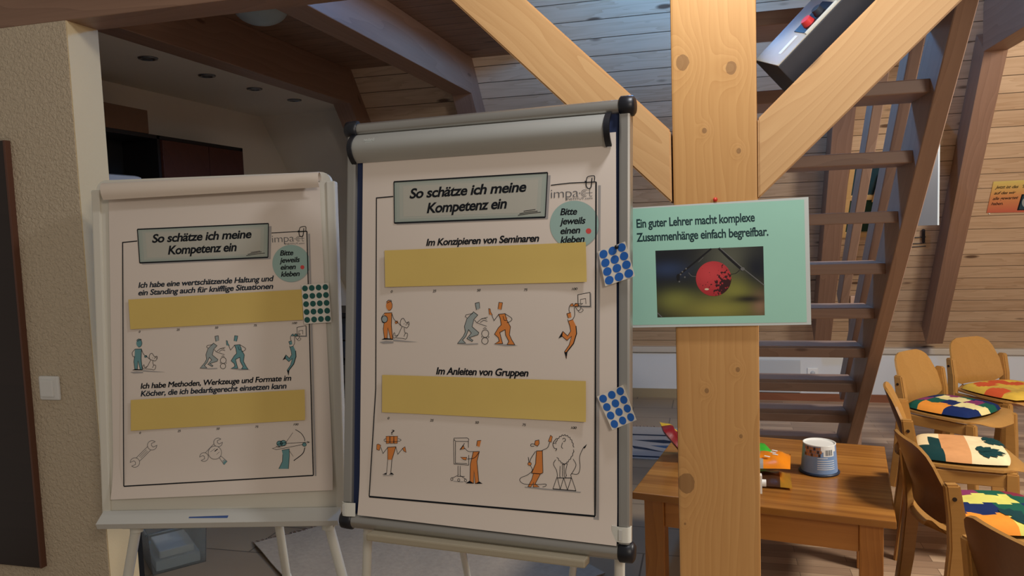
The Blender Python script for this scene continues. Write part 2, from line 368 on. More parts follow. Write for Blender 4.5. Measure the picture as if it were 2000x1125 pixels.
# ------------------------------------------------------------------ room
FY = 1.95                      # front plane of post, braces, beam and left wall
FT = 0.127
BZ = 2.142                     # underside of the cross beam
ROOF_N = Vector((0, 1.139, 1)).normalized()
PB = Vector((0, 4.78, 2.30))   # a point on the roof boards
PR = Vector((0, 4.55, 2.30))   # a point on the rafters' undersides
def roofY(z, P=PB): return P.y - (z - P.z) / 1.139
KY = 6.38; KZ = 0.43
TILE_X = 0.0

def slab(name, pts, th, n, mat, kind='structure', X=None, parent=None):
    """flat polygon (world points) with thickness th along -n"""
    n = Vector(n).normalized(); pts = [Vector(p) for p in pts]; k = len(pts)
    vs = pts + [p - n * th for p in pts]
    if X is not None:
        Xi = X.inverted(); vs = [Xi @ v for v in vs]
    fs = [list(range(k)), list(range(2 * k - 1, k - 1, -1))] + [(i, k + i, k + (i + 1) % k, (i + 1) % k) for i in range(k)]
    return MB().add(vs, fs, mat).build(name, parent, X, kind)

slab('floor', [(-3.03, -1.0, 0), (TILE_X, -1.0, 0), (TILE_X, KY, 0), (-3.03, KY, 0)], 0.1, (0, 0, 1), 'tile')
slab('floor_parquet', [(TILE_X, -1.0, 0), (4.2, -1.0, 0), (4.2, KY, 0), (TILE_X, KY, 0)], 0.1, (0, 0, 1), 'parquet')
MB().box((-3.03, KY, 0), (4.2, KY + 0.1, KZ - 0.045), 'kneewhite').build('wall_back', kind='structure')
MB().cbox((-3.03, KY - 0.025, KZ - 0.045), (4.2, KY + 0.12, KZ), 'ledge', 0.006).build('trim_1', kind='structure')
MB().box((-3.03, KY - 0.012, 0), (TILE_X, KY, 0.075), 'tile_base').build('baseboard_left', kind='structure')
MB().box((TILE_X, KY - 0.015, 0), (4.2, KY, 0.06), 'brown_base').build('baseboard_right', kind='structure')
# left wall of the recess and the wall end in front
MB().box((-3.13, FY + FT, 0), (-3.03, KY + 0.1, 2.6), 'plaster').build('wall_left', kind='structure')
WX = -1.884
MB().box((-5.2, FY, 0), (WX, FY + FT, BZ), 'plaster_rough').build('wall_front', kind='structure')
MB().box((WX, FY + 0.002, 0), (WX + 0.003, FY + FT - 0.002, BZ), 'plaster_warm').build('trim_2', kind='structure')
# roof: white plaster left, boards right
def roof_slab(name, x0, x1, z0, z1, mat):
    X = Matrix.Translation((0, PB.y, PB.z)) @ Matrix.Rotation(-math.atan(1.139), 4, 'X')
    pts = [(x0, roofY(z0), z0), (x1, roofY(z0), z0), (x1, roofY(z1), z1), (x0, roofY(z1), z1)]
    return slab(name, pts, 0.06, -ROOF_N, mat, X=X)
roof_slab('ceiling_slope_left', -3.03, -2.30, KZ, 2.30, 'plaster')
roof_slab('ceiling_slope_right', -2.30, 4.2, KZ, 4.4, 'roof')
MB().box((-3.03, FY + FT, 2.30), (-2.34, 4.78, 2.36), 'plaster').build('ceiling_soffit', kind='structure')
slab('ceiling_left', [(-2.34, FY + FT, 2.52), (-0.95, FY + FT, 2.52), (-0.95, roofY(2.52), 2.52), (-2.34, roofY(2.52), 2.52)], 0.04, (0, 0, -1), 'ceil')
slab('ceiling_right', [(1.46, FY + FT, 2.62), (4.2, FY + FT, 2.62), (4.2, roofY(2.62), 2.62), (1.46, roofY(2.62), 2.62)], 0.04, (0, 0, -1), 'ceil')
MB().box((4.2, -1.0, 0), (4.3, KY + 0.1, 4.4), 'plaster').build('wall_right', kind='structure')

# timber frame
o = timber('cross_beam', (-5.2, FY + FT / 2, BZ + 0.11), (4.2, FY + FT / 2, BZ + 0.11), FT, 0.22, (0, 0, 1), 'stain')
tag(o, 'long brown cross beam lying on the left wall, at top left', 'beam')
PX0, PX1 = -0.085, 0.1165
def post_knots(px):
    out = []
    for x, y, r in px:
        p = on_axis(x, y, 1, FY); out.append((p.z, -(p.x - (PX0 + PX1) / 2) * PSIGN, r))
    return out
PSIGN = 1
_kn = post_knots([(1333, 122, .017), (1428, 132, .014), (1376, 255, .006), (1443, 295, .006), (1441, 722, .006), (1380, 763, .006), (1447, 852, .005), (1340, 944, .024), (1338, 1023, .003)])
M['pine_post'] = wood('pale_pine_with_knots', (220, 170, 106), (184, 128, 68), knot=(96, 66, 44), rings=34, at=_kn)
o = timber('timber_post', ((PX0 + PX1) / 2, FY + 0.1, 0), ((PX0 + PX1) / 2 - 0.0, FY + 0.1, BZ), PX1 - PX0, 0.2, (0, -1, 0), 'pine_post', c=0.006)
tag(o, 'thick square pine post carrying the mint green sign', 'post')
def brace(pu0, pu1, pl0, pl1, label):
    a = on_axis(*pu0, 1, FY); b = on_axis(*pu1, 1, FY); c = on_axis(*pl0, 1, FY); d = on_axis(*pl1, 1, FY)
    # a,b on upper edge (at the post, away); c,d on lower edge
    e = ((b - a).normalized() + (d - c).normalized()).normalized()
    def at_x(p, dr, x): return p + dr * ((x - p.x) / dr.x)
    def at_z(p, dr, z): return p + dr * ((z - p.z) / dr.z)
    xs = a.x
    P = [at_x(a, e, xs), at_z(a, e, BZ), at_z(c, e, BZ), at_x(c, e, xs)]
    X = frame_x(P[0], e, (0, -1, 0)); Xi = X.inverted()
    vs = [Xi @ p for p in P] + [Xi @ (p + Vector((0, 0.14, 0))) for p in P]
    bm = bmesh.new(); bv = [bm.verts.new(v) for v in vs]
    for f in ((0, 1, 2, 3), (7, 6, 5, 4), (0, 4, 5, 1), (1, 5, 6, 2), (2, 6, 7, 3), (3, 7, 4, 0)): bm.faces.new([bv[i] for i in f])
    bmesh.ops.bevel(bm, geom=list(bm.edges), offset=0.004, segments=2, affect='EDGES')
    return tag(MB().bm(bm, 'pine').build('timber_brace', None, X), label, 'brace')
brace((1310, 255), (1030, 0), (1310, 395), (880, 0), 'diagonal pine brace rising to the left of the post')
brace((1480, 232), (1700, 4), (1482, 388), (1880, 10), 'diagonal pine brace rising to the right of the post, loudspeaker on it')
# joists (run in depth) and rafters (lie under the roof slope)
def joist(x0, x1, label, top=2.52, z0=2.30):
    yend = PR.y - 0.0
    o = timber('ceiling_joist', ((x0 + x1) / 2, FY + FT, (z0 + top) / 2), ((x0 + x1) / 2, yend + 0.02, (z0 + top) / 2), x1 - x0, top - z0, (0, 0, 1), 'stain')
    return tag(o, label, 'joist')
joist(-2.345, -2.225, 'dark brown ceiling joist beside the white soffit with spotlights')
joist(-1.535, -1.405, 'brown ceiling joist right of the round ceiling lamp')
joist(1.405, 1.52, 'dark ceiling joist at top right meeting the right rafter', top=2.62)
def rafter(bot, top, wx, label, dep=0.173):
    b, t_ = Vector(bot), Vector(top); off = ROOF_N * dep / 2
    return tag(timber('roof_rafter', b + off, t_ + off, wx, dep, ROOF_N, 'stain'), label, 'rafter')
def on_r(x, z): return (x, PR.y - (z - PR.z) / 1.139, z)
rafter(on_r(-2.285, 0.5), on_r(-2.285, 2.45), 0.12, 'dark roof rafter above the left upper corner of the big flipchart')
rafter(on_r(-1.47, 0.5), on_r(-1.47, 2.45), 0.13, 'roof rafter peeping over the big flipchart header, left of the brace')
rafter(on_r(0.827, 0.505), on_r(0.735, 2.75), 0.118, 'roof rafter behind the stair treads, next to the skylight')
rafter(on_r(1.597, 0.503), on_r(1.462, 2.304), 0.112, 'brown roof rafter at right between the stair and the orange poster')

# skylight in the roof
def rp(x, y): return on_plane(x, y, PB, ROOF_N)
X = frame_x((0.90, roofY(1.76), 1.76), (1, 0, 0), -ROOF_N)   # local y runs down the slope? (checked by sign below)
wtop, wbot = 1.99, 1.33
def roof_local(x, z, h):
    return Vector((x, roofY(z), z)) - ROOF_N * h
def roof_quad(mb, x0, x1, z0, z1, h0, h1, mat):
    p = [roof_local(x0, z0, h0), roof_local(x1, z0, h0), roof_local(x1, z1, h0), roof_local(x0, z1, h0)]
    q = [roof_local(x0, z0, h1), roof_local(x1, z0, h1), roof_local(x1, z1, h1), roof_local(x0, z1, h1)]
    mb.hexa(p + q, mat)
g = MB(); roof_quad(g, 0.90, 1.20, 1.60, 1.78, 0.002, 0.006, 'glassblue'); roof_quad(g, 0.90, 1.20, 1.36, 1.58, 0.002, 0.006, 'glassgreen')
win = g.build('window_1', kind='structure')
fr = MB()
for a in ((0.87, 0.90, 1.33, 1.81), (1.20, 1.23, 1.33, 1.81), (0.90, 1.20, 1.33, 1.36), (0.90, 1.20, 1.78, 1.81), (0.90, 1.20, 1.578, 1.602)):
    roof_quad(fr, *a, 0.0, 0.02, 'frame_light')
fr.build('window_frame', win)
MB().hexa([roof_local(1.03, 1.57, .02), roof_local(1.05, 1.57, .02), roof_local(1.07, 1.74, .02), roof_local(1.05, 1.74, .02),
           roof_local(1.03, 1.57, .03), roof_local(1.05, 1.57, .03), roof_local(1.07, 1.74, .03), roof_local(1.05, 1.74, .03)], 'frame_light').build('window_stay', win)
# knee wall hatch
a = on_axis(1563, 703, 1, KY); b = on_axis(1480, 784, 1, KY)
h = MB().cbox((b.x - 0.45, KY - 0.018, 0.065), (a.x, KY, a.z), 'greywhite', 0.004).build('door_1', kind='structure')
p = on_axis(1587, 728, 1, KY)
sk = MB().cbox((p.x - 0.04, KY - 0.012, p.z - 0.04), (p.x + 0.04, KY, p.z + 0.04), 'whitepl', 0.004).build('power_socket')
tag(sk, 'white power socket on the white knee wall behind the stair', 'socket')
MB().lathe([(0.018, 0), (0.018, 0.003), (0.003, 0.003)], 'greywhite').build('socket_insert', sk, Matrix.Translation((p.x, KY - 0.012, p.z)) @ Matrix.Rotation(PI / 2, 4, 'X'))

# ------------------------------------------------------------------ 2-D print helpers: px -> local plane coords
class Sheet:
    """a flat rectangle in space; local x right, y up, z towards the viewer"""
    def __init__(s, c, yaw, tilt):
        ya, ti = math.radians(yaw), math.radians(tilt)
        s.ex = Vector((math.cos(ya), math.sin(ya), 0)); n = Vector((-math.sin(ya), math.cos(ya), 0))
        s.ey = _z * math.cos(ti) + n * math.sin(ti); s.ez = s.ex.cross(s.ey); s.c = Vector(c)
    def X(s, off=0.0):
        p = s.c + s.ez * off
        return Matrix(((s.ex.x, s.ey.x, s.ez.x, p.x), (s.ex.y, s.ey.y, s.ez.y, p.y), (s.ex.z, s.ey.z, s.ez.z, p.z), (0, 0, 0, 1)))
    def uv(s, x, y, off=0.0):
        q = on_plane(x, y, s.c + s.ez * off, s.ez) - s.c
        return Vector((q.dot(s.ex), q.dot(s.ey)))
class Art:
    """collects flat print on a sheet at height off above it; T maps crop coords to photo px"""
    def __init__(s, sheet, off, mb, base=0.0, zfn=None):
        s.sh, s.off, s.mb, s.base = sheet, off, mb, base; s.k = 0; s.T = lambda x, y: (x, y); s.zfn = zfn
    def crop(s, ox, oy, sc): s.T = lambda x, y: (ox + x / sc, oy + y / sc)
    def p(s, x, y): return s.sh.uv(*s.T(x, y), s.off)
    def z(s, lvl): return s.base + 0.0004 + 0.00012 * lvl
    def v3(s, q, lvl):
        return (q[0], q[1], s.z(lvl) + (s.zfn(q[1]) if s.zfn else 0))
    def fill(s, pts, mat, lvl=1, raw=False):
        q = pts if raw else [s.p(*a) for a in pts]
        bm = bmesh.new(); vs = [bm.verts.new(s.v3(a, lvl)) for a in q]
        try: f = bm.faces.new(vs)
        except ValueError: bm.free(); return
        if len(vs) > 4: bmesh.ops.triangulate(bm, faces=[f])
        s.mb.bm(bm, mat)
    def ellipse(s, cx, cy, rx, ry, mat, lvl=1, n=28):
        s.fill([(cx + rx * math.cos(2 * PI * i / n), cy + ry * math.sin(2 * PI * i / n)) for i in range(n)], mat, lvl)
    def stroke(s, pts, w=0.0022, mat='ink', lvl=3, closed=False, taper=False):
        q = [s.p(*a) for a in pts]
        if closed: q = q + [q[0]]
        n = len(q); L = []; R = []
        for i, a in enumerate(q):
            if closed and i in (0, n - 1): d1, d0 = (q[1] - q[0]), (q[n - 1] - q[n - 2])
            else: d1 = q[min(i + 1, n - 1)] - q[min(i, n - 2)]; d0 = q[max(i, 1)] - q[max(i - 1, 0)]
            d0 = d0.normalized() if d0.length else Vector((1, 0)); d1 = d1.normalized() if d1.length else d0
            d = d0 + d1; d = d.normalized() if d.length > 1e-6 else d0
            nn = Vector((-d.y, d.x)); c = max(0.5, nn.dot(Vector((-d0.y, d0.x)))); ww = w / 2 / c
            if taper: ww *= 0.35 + 0.65 * math.sin(PI * (i + 0.5) / n)
            L.append(a + nn * ww); R.append(a - nn * ww)
        s.mb.add([s.v3(a, lvl) for a in L] + [s.v3(a, lvl) for a in R], [(i, i + 1, n + i + 1, n + i) for i in range(n - 1)], mat)
    def curve(s, pts, **kw):
        """smooth stroke through pts (Catmull-Rom)"""
        s.stroke(smooth(pts), **kw)
    def ring(s, cx, cy, rx, ry, w=0.0018, mat='ink', lvl=3, a0=0, a1=360, n=28):
        s.stroke([(cx + rx * math.cos(math.radians(a0 + (a1 - a0) * i / n)), cy + ry * math.sin(math.radians(a0 + (a1 - a0) * i / n))) for i in range(n + 1)], w, mat, lvl)
    def text(s, txt, a, b, cap, mat='ink', bold=0.02, shear=0.22, lvl=3):
        """baseline from crop point a to b; cap = cap height in crop units"""
        A, B = s.p(*a), s.p(*b); d = B - A; W = d.length; d.normalize(); nn = Vector((-d.y, d.x))
        c0 = s.p(a[0], a[1] - cap); H = (c0 - A).dot(nn)
        vs, fs, x0, x1 = glyphs(txt, bold, shear)
        kx = W / (x1 - x0); ky = H / 0.682
        s.mb.add([s.v3(A + d * ((x - x0) * kx) + nn * (y * ky), lvl) for x, y in vs], fs, mat)
def smooth(pts, k=6):
    P = [Vector(p) for p in pts]; P = [P[0] * 2 - P[1]] + P + [P[-1] * 2 - P[-2]]; out = []
    for i in range(1, len(P) - 2):
        for j in range(k):
            t_ = j / k; a, b, c, d = P[i - 1:i + 3]
            out.append(0.5 * ((2 * b) + (c - a) * t_ + (2 * a - 5 * b + 4 * c - d) * t_ * t_ + (3 * b - a - 3 * c + d) * t_ ** 3))
    out.append(P[-2]); return out
_gl = {}
def glyphs(txt, bold, shear):
    key = (txt, bold, shear)
    if key not in _gl:
        c = D.curves.new('lettering', 'FONT'); c.body = txt; c.offset = 0.0 if 'M' in txt else bold; c.shear = shear; c.space_character = 0.94; c.resolution_u = 4; c.fill_mode = 'FRONT'
        o = D.objects.new('lettering', c); me = D.meshes.new_from_object(o)
        vs = [(v.co.x, v.co.y) for v in me.vertices]; fs = [list(p.vertices) for p in me.polygons]
        D.objects.remove(o); D.curves.remove(c); D.meshes.remove(me)
        if 'M' in txt and bold > 0:      # thickened by overlapping shifted copies
            b0, f0 = vs, fs; vs, fs = [], []
            for k_ in range(8):
                dx, dy = bold * math.cos(k_ * PI / 4), bold * math.sin(k_ * PI / 4); n0 = len(vs)
                vs += [(x + dx, y + dy) for x, y in b0]; fs += [[i + n0 for i in f] for f in f0]
        _gl[key] = (vs, fs, min(v[0] for v in vs), max(v[0] for v in vs))
    return _gl[key]
def sim(src, dst):
    """similarity-with-stretch map: bounding boxes src (x0,y0,x1,y1) -> dst, keeping axes"""
    return lambda x, y: (dst[0] + (x - src[0]) / (src[2] - src[0]) * (dst[2] - dst[0]), dst[1] + (y - src[1]) / (src[3] - src[1]) * (dst[3] - dst[1]))

def fig_boy(A, c, ball):
    A.fill([(215, 730), (260, 722), (310, 726), (312, 738), (240, 742)], 'shade_grey', 1); A.fill([(310, 712), (400, 722), (482, 730), (400, 730), (310, 724)], 'shade_grey', 1)
    A.ellipse(282, 480, 21, 33, c, 2); A.ring(282, 480, 21, 33, 0.0012, n=20, a0=-60, a1=110)
    for q in ([(262, 457), (277, 443), (299, 446)], [(266, 464), (288, 452), (300, 452)]): A.stroke(q, 0.0016)
    A.fill([(250, 531), (302, 529), (298, 600), (307, 708), (290, 711), (273, 630), (268, 712), (250, 712), (242, 640), (248, 590)], c, 2)
    A.stroke([(300, 530), (297, 620), (306, 708), (292, 711), (273, 632), (268, 712)], 0.0016); A.stroke([(250, 531), (302, 529)], 0.0014); A.stroke([(248, 592), (242, 640), (250, 712)], 0.0013)
    A.fill([(228, 713), (252, 702), (310, 708), (308, 714)], 'ink', 3)
    A.curve([(250, 532), (230, 562), (235, 592), (250, 600)], w=0.0013); A.curve([(301, 537), (316, 575), (342, 598)], w=0.0013)
    A.fill([(320, 592), (338, 582), (345, 600), (325, 606)], c, 2); A.ring(332, 594, 10, 8, 0.001, n=10)
    if ball: A.ellipse(251, 573, 20, 22, 'mist', 4); A.ring(251, 573, 20, 23, 0.0016, lvl=5)
    A.curve([(388, 580), (402, 600), (416, 592), (418, 612), (404, 632), (386, 628), (366, 620), (358, 602), (364, 576), (378, 567), (388, 580)], w=0.0013)
    A.ring(412, 600, 7, 8, 0.001, n=10); A.ellipse(384, 606, 2.5, 2.5, 'ink', 3, 8); A.ellipse(398, 612, 3, 3, 'ink', 3, 8)
    for q in ([(342, 598), (362, 618)], [(370, 624), (356, 655), (343, 680), (322, 690)], [(343, 682), (325, 700), (310, 700), (312, 672), (320, 668), (322, 690)], [(330, 702), (370, 705), (398, 708), (408, 680), (402, 668), (390, 674), (384, 692)], [(385, 632), (388, 660), (396, 670)]): A.curve(q, w=0.0012)
def fig_fight(A, c):
    A.fill([(745, 744), (890, 738), (892, 746), (820, 750)], 'shade_grey', 1); A.fill([(995, 746), (1100, 744), (1166, 755), (1080, 758)], 'shade_grey', 1)
    A.fill([(872, 466), (900, 458), (903, 500), (880, 509)], 'mist', 2); A.stroke([(900, 458), (872, 464), (880, 509)], 0.0014); A.stroke([(903, 500), (900, 460)], 0.001)
    g = [(860, 523), (889, 545), (862, 575), (850, 625), (896, 665), (890, 680), (830, 700), (856, 718), (850, 726), (814, 706), (845, 668), (826, 645), (808, 690), (785, 716), (806, 738), (750, 740), (790, 690), (804, 660), (798, 622), (815, 570)]
    A.fill(g, 'mist', 2); A.stroke(g, 0.0013, closed=True)
    for q in ([(856, 534), (808, 544), (803, 555), (815, 566)], [(866, 578), (882, 598), (915, 570), (957, 560)], [(886, 600), (950, 622)], [(905, 596), (930, 580), (955, 588)], [(915, 572), (935, 566), (950, 574)], [(925, 640), (938, 632), (950, 640)], [(914, 690), (918, 700)], [(966, 690), (962, 702)]): A.stroke(q, 0.0012)
    A.ring(940, 672, 24, 26, 0.0013); A.ring(938, 722, 22, 23, 0.0013)
    A.fill([(1034, 458), (1059, 461), (1050, 508), (1028, 503)], c, 2); A.stroke([(1028, 503), (1034, 458), (1059, 461), (1050, 508)], 0.0012)
    g = [(1032, 540), (1076, 535), (1086, 575), (1113, 625), (1106, 680), (1122, 715), (1143, 749), (1090, 747), (1102, 725), (1080, 682), (1076, 645), (1040, 664), (1050, 705), (1060, 741), (1004, 743), (1036, 724), (1030, 700), (1004, 676), (1030, 632), (1050, 612), (1044, 570)]
    A.fill(g, c, 2); A.stroke(g, 0.0014, closed=True)
    A.stroke([(1032, 541), (1000, 583), (985, 545)], 0.0013); A.curve([(1076, 536), (1122, 568), (1112, 588), (1088, 598)], w=0.0013)
    A.fill([(964, 500), (974, 503), (978, 525), (990, 546), (968, 541)], c, 2); A.stroke([(968, 541), (964, 500), (974, 503), (978, 525), (990, 546)], 0.001)
    A.fill([(1062, 552), (1072, 545), (1092, 565), (1086, 582), (1070, 580)], c, 3); A.stroke([(1062, 552), (1070, 580), (1086, 582)], 0.0012, lvl=4)
def fig_jump(A, c):
    A.fill([(1583, 414), (1667, 396), (1669, 493), (1584, 493)], 'shade_grey', 1); A.fill([(1575, 406), (1658, 390), (1660, 485), (1577, 484)], 'paper', 2)
    A.stroke([(1575, 406), (1658, 390), (1660, 485), (1577, 484)], 0.0015, closed=True); A.stroke([(1593, 470), (1593, 438), (1628, 432), (1630, 470)], 0.0012)
    A.stroke([(1550, 470), (1607, 465), (1600, 474), (1560, 484)], 0.0013)
    A.curve([(1556, 486), (1575, 514), (1592, 505), (1597, 486)], w=0.0012); A.curve([(1575, 514), (1590, 528), (1612, 512), (1600, 500)], w=0.001)
    for g in ([(1518, 484), (1528, 470), (1540, 466), (1546, 484)], [(1546, 484), (1560, 464), (1580, 470), (1576, 488)]):
        A.fill(g, c, 3); A.stroke(g, 0.0012, closed=True, lvl=4)
    A.curve([(1516, 486), (1514, 510), (1520, 528)], w=0.0012); A.curve([(1550, 490), (1553, 545), (1540, 575)], w=0.0012)
    A.fill([(1499, 536), (1526, 528), (1531, 560), (1509, 566)], c, 2); A.stroke([(1509, 566), (1499, 536), (1526, 528)], 0.0013); A.stroke([(1505, 574), (1508, 586), (1540, 576)], 0.0012)
    g = [(1508, 585), (1541, 576), (1562, 620), (1566, 672), (1545, 740), (1502, 795), (1497, 843), (1483, 797), (1515, 750), (1532, 690), (1500, 719), (1468, 691), (1444, 703), (1472, 657), (1505, 688), (1526, 655), (1520, 620)]
    A.fill(g, c, 2); A.stroke(g[2:] + g[:1], 0.0013); A.stroke([(1562, 620), (1566, 672), (1545, 740), (1502, 795)], 0.0022)
    A.fill([(1484, 800), (1502, 795), (1494, 844)], 'ink', 3); A.fill([(1444, 703), (1472, 657), (1468, 690)], 'ink', 3)
def title_box(A, q, inner):
    (tl, tr, br, bl) = q
    sh = lambda p, dx, dy: (p[0] + dx, p[1] + dy)
    A.fill([sh(tr, 0, 18), sh(tr, 20, 18), sh(br, 18, 12), sh(bl, 20, 12), bl, br], 'shade_grey', 1)
    A.fill([tl, tr, br, bl], 'title_edge', 2)
    c = (sum(p[0] for p in q) / 4, sum(p[1] for p in q) / 4)
    for k, (sx, sy) in enumerate(((0.97, 0.93), (0.93, 0.84), (0.88, 0.74))):
        A.fill([(c[0] + (p[0] - c[0]) * sx, c[1] + (p[1] - c[1]) * sy) for p in q], ('title_mix1', 'title_mix2', 'title_fill')[k], 3 + k)
    A.stroke([tl, tr], 0.0034, lvl=7); A.stroke([tr, br], 0.0024, lvl=7); A.stroke([br, bl], 0.0038, lvl=7); A.stroke([bl, tl], 0.0026, lvl=7)
M['title_mix1'] = plain('title_box_tone_one', rgb(166, 174, 164), 0.7, spec=0.2); M['title_mix2'] = plain('title_box_tone_two', rgb(176, 179, 168), 0.7, spec=0.2)
def paperclip(A, x, y, s):
    A.stroke([(x + (-18 + 0) * s, y - 2 * s), (x - 30 * s, y - 8 * s)], 0.002, lvl=8)
    A.curve([(x - 18 * s, y - 18 * s), (x - 20 * s, y + 20 * s), (x - 8 * s, y + 42 * s), (x + 12 * s, y + 36 * s), (x + 18 * s, y), (x + 20 * s, y - 30 * s)], w=0.0022, lvl=8)
    A.curve([(x - 18 * s, y - 18 * s), (x - 8 * s, y - 38 * s), (x + 34 * s, y - 44 * s), (x + 38 * s, y - 20 * s), (x + 34 * s, y)], w=0.0018, lvl=8)
    A.stroke([(x - 34 * s, y + 2 * s), (x + 44 * s, y - 2 * s)], 0.0018, lvl=8)
def logo(A, a, b, x1, ym, cap):
    """'impa' then a target-like c and t; x1 = right end, ym = mid height"""
    A.text('impa', a, b, cap, 'ink_grey', -0.012, 0, 3)
    h = (x1 - b[0]); cx = b[0] + h * 0.42; r = h * 0.23
    A.ring(cx, ym, r, r * 1.05, 0.0011, 'ink_grey', 3, 50, 310); A.ring(cx, ym, r * 0.55, r * 0.58, 0.0011, 'ink_grey', 3, 50, 310)
    A.ellipse(b[0] + h * 0.07, ym, r * 0.2, r * 0.2, 'ink_grey', 3, 10); A.stroke([(cx - r * .2, ym), (x1, ym - 4)], 0.0011, 'ink_grey')
    tx = x1 - h * 0.2; A.curve([(tx, ym - r * 1.5), (tx, ym + r * 0.6), (tx + r * 0.3, ym + r), (x1 - 2, ym + r * 0.8)], w=0.0012, mat='ink_grey')

# ------------------------------------------------------------------ big flipchart
MAIN = Sheet((-0.55, 1.769, 1.232), -5.722, 6.683)
S = MAIN; hw, hh = 0.375, 0.523
foot = Vector((S.c.x, S.c.y, 0))
fc = thing('flipchart_easel', 'big silver and navy flipchart easel standing in front of the post', 'flipchart', foot, math.radians(-5.722))
Xb = S.X()
MB().cbox((-hw + 0.01, -hh + 0.02, -0.02), (hw - 0.01, hh - 0.02, 0.0), 'navy', 0.003).build('board_panel', fc, Xb)
for sx in (-1, 1):
    MB().cbox((sx * (hw - 0.012) - 0.0135, -hh + 0.01, -0.026), (sx * (hw - 0.012) + 0.0135, hh - 0.02, 0.010), 'alu', 0.006).build('side_rail', fc, Xb)
for sy, nm in ((1, 'top_tube'), (-1, 'bottom_tube')):
    MB().tube([(-hw, sy * (hh - 0.012), -0.004), (hw, sy * (hh - 0.012), -0.004)], 0.017 if sy > 0 else 0.020, 'alu', 20).build(nm, fc, Xb)
    for sx in (-1, 1):
        MB().lathe([(0.0, 0.0), (0.017, 0.001), (0.0235, 0.006), (0.0245, 0.018), (0.0245, 0.034), (0.02, 0.038)], 'capblack', seg=24).build('corner_cap', fc, Xb @ Matrix.Translation((sx * (hw + 0.012), sy * (hh - 0.012), -0.004)) @ Matrix.Rotation(-sx * PI / 2, 4, 'Y'))
# curved clamp header over the paper
pr = []
htop, hbot = hh - 0.030, hh - 0.100
for i in range(13):
    t_ = i / 12; a = PI * t_
    pr.append((0.004 + 0.026 * math.sin(a) ** 0.8, htop + (hbot - htop) * t_))
P = [[(xx, y, z) for (z, y) in pr] for xx in (-hw + 0.022, hw - 0.052)]
MB().shell([[Vector(p) for p in r] for r in P], -0.003, 'silver').build('paper_clamp', fc, Xb)
for x0, x1 in ((-hw + 0.014, -hw + 0.026), (hw - 0.056, hw - 0.042)):
    P = [[(xx, y - 0.001, z + 0.002) for (z, y) in pr] for xx in (x0, x1)]
    MB().shell([[Vector(p) for p in r] for r in P], -0.006, 'capblack').build('clamp_end_cap', fc, Xb)
# maker's lettering on the clamp bar
mb = MB(); A = Art(S, 0.031, mb, base=0.031); A.T = lambda x, y: (680 + x / 3.509, 190 + y / 3.509)
A.text('neuland', (108, 303), (178, 298), 22, 'lam', 0.0, 0.0, 0); A.stroke([(115, 309), (165, 305)], 0.0009, 'lam', 0)
mb.build('clamp_lettering', fc, Xb)
# pen tray and clips, legs
pts = [S.uv(725, 1034, 0.02), S.uv(1148, 1086, 0.02)]
MB().cbox((pts[0].x, pts[0].y - 0.022, 0.0), (pts[1].x, pts[0].y - 0.004, 0.045), 'beigebar', 0.004).build('pen_tray', fc, Xb)
for sx, py in ((-1, 992), (1, 1042)):
    u = S.uv(684 if sx < 0 else 1222, py)
    x0, x1 = (u.x - 0.017, u.x + 0.022) if sx < 0 else (u.x - 0.03, u.x + 0.014)
    arc = [(x0 if sx > 0 else x1, 0.008), ((x0 + x1) / 2, 0.014)] + [((x1 - 0.012 if sx > 0 else x0 + 0.012) + sx * 0.012 * math.sin(a), 0.0 + 0.014 * math.cos(a)) for a in [i * PI / 8 for i in range(9)]]
    Pp = [[(x, u.y + dy, z + 0.002) for x, z in arc] for dy in (-0.017, 0.017)]
    c_ = MB().shell(Pp, 0.0025, 'legwhite').build('holder_clip', fc, Xb)
    MB().cbox((u.x - 0.012, u.y - 0.012, 0.017), (u.x - 0.004, u.y + 0.012, 0.0195), 'traygrey', 0.0006).build('clip_slot', c_, Xb)
def tube_to(name, a, b, r, parent, mat='legwhite', joint=None):
    o = MB().tube([a, b], r, mat, 16).build(name, parent)
    if joint:
        p = Vector(a).lerp(Vector(b), joint); d = (Vector(b) - Vector(a)).normalized()
        MB().tube([p - d * 0.006, p + d * 0.006], r + 0.0022, mat, 16).build('leg_collar', o)
    MB().tube([Vector(b), Vector(b) + Vector((0, 0, 0.03))], r + 0.004, 'capblack', 14).build('rubber_foot', o)
    return o
Wb = lambda x, y, z: Xb @ Vector((x, y, z))
a = Wb(S.uv(706, 1035).x, -hh + 0.01, -0.034); b = on_axis(706, 1432, 2, 0.0); tube_to('leg', a, (b.x, b.y, 0.001), 0.0125, fc)
a = Wb(S.uv(1204, 1085).x, -hh + 0.01, -0.034); b = on_axis(1209, 1560, 2, 0.0); tube_to('leg', a, (b.x, b.y, 0.001), 0.0125, fc)
a = Wb(S.uv(872, 1060).x, -hh + 0.05, -0.05); b = on_axis(935, 1240, 2, 0.0); tube_to('leg', a, (b.x, b.y, 0.001), 0.010, fc)
a = Wb(S.uv(1120, 1085).x, -hh + 0.05, -0.05); b = on_axis(1102, 1240, 2, 0.0); tube_to('leg', a, (b.x, b.y, 0.001), 0.010, fc)

def sheet_poly(S, px, off):  # corner px -> local 2-D
    return [S.uv(x, y, off) for x, y in px]
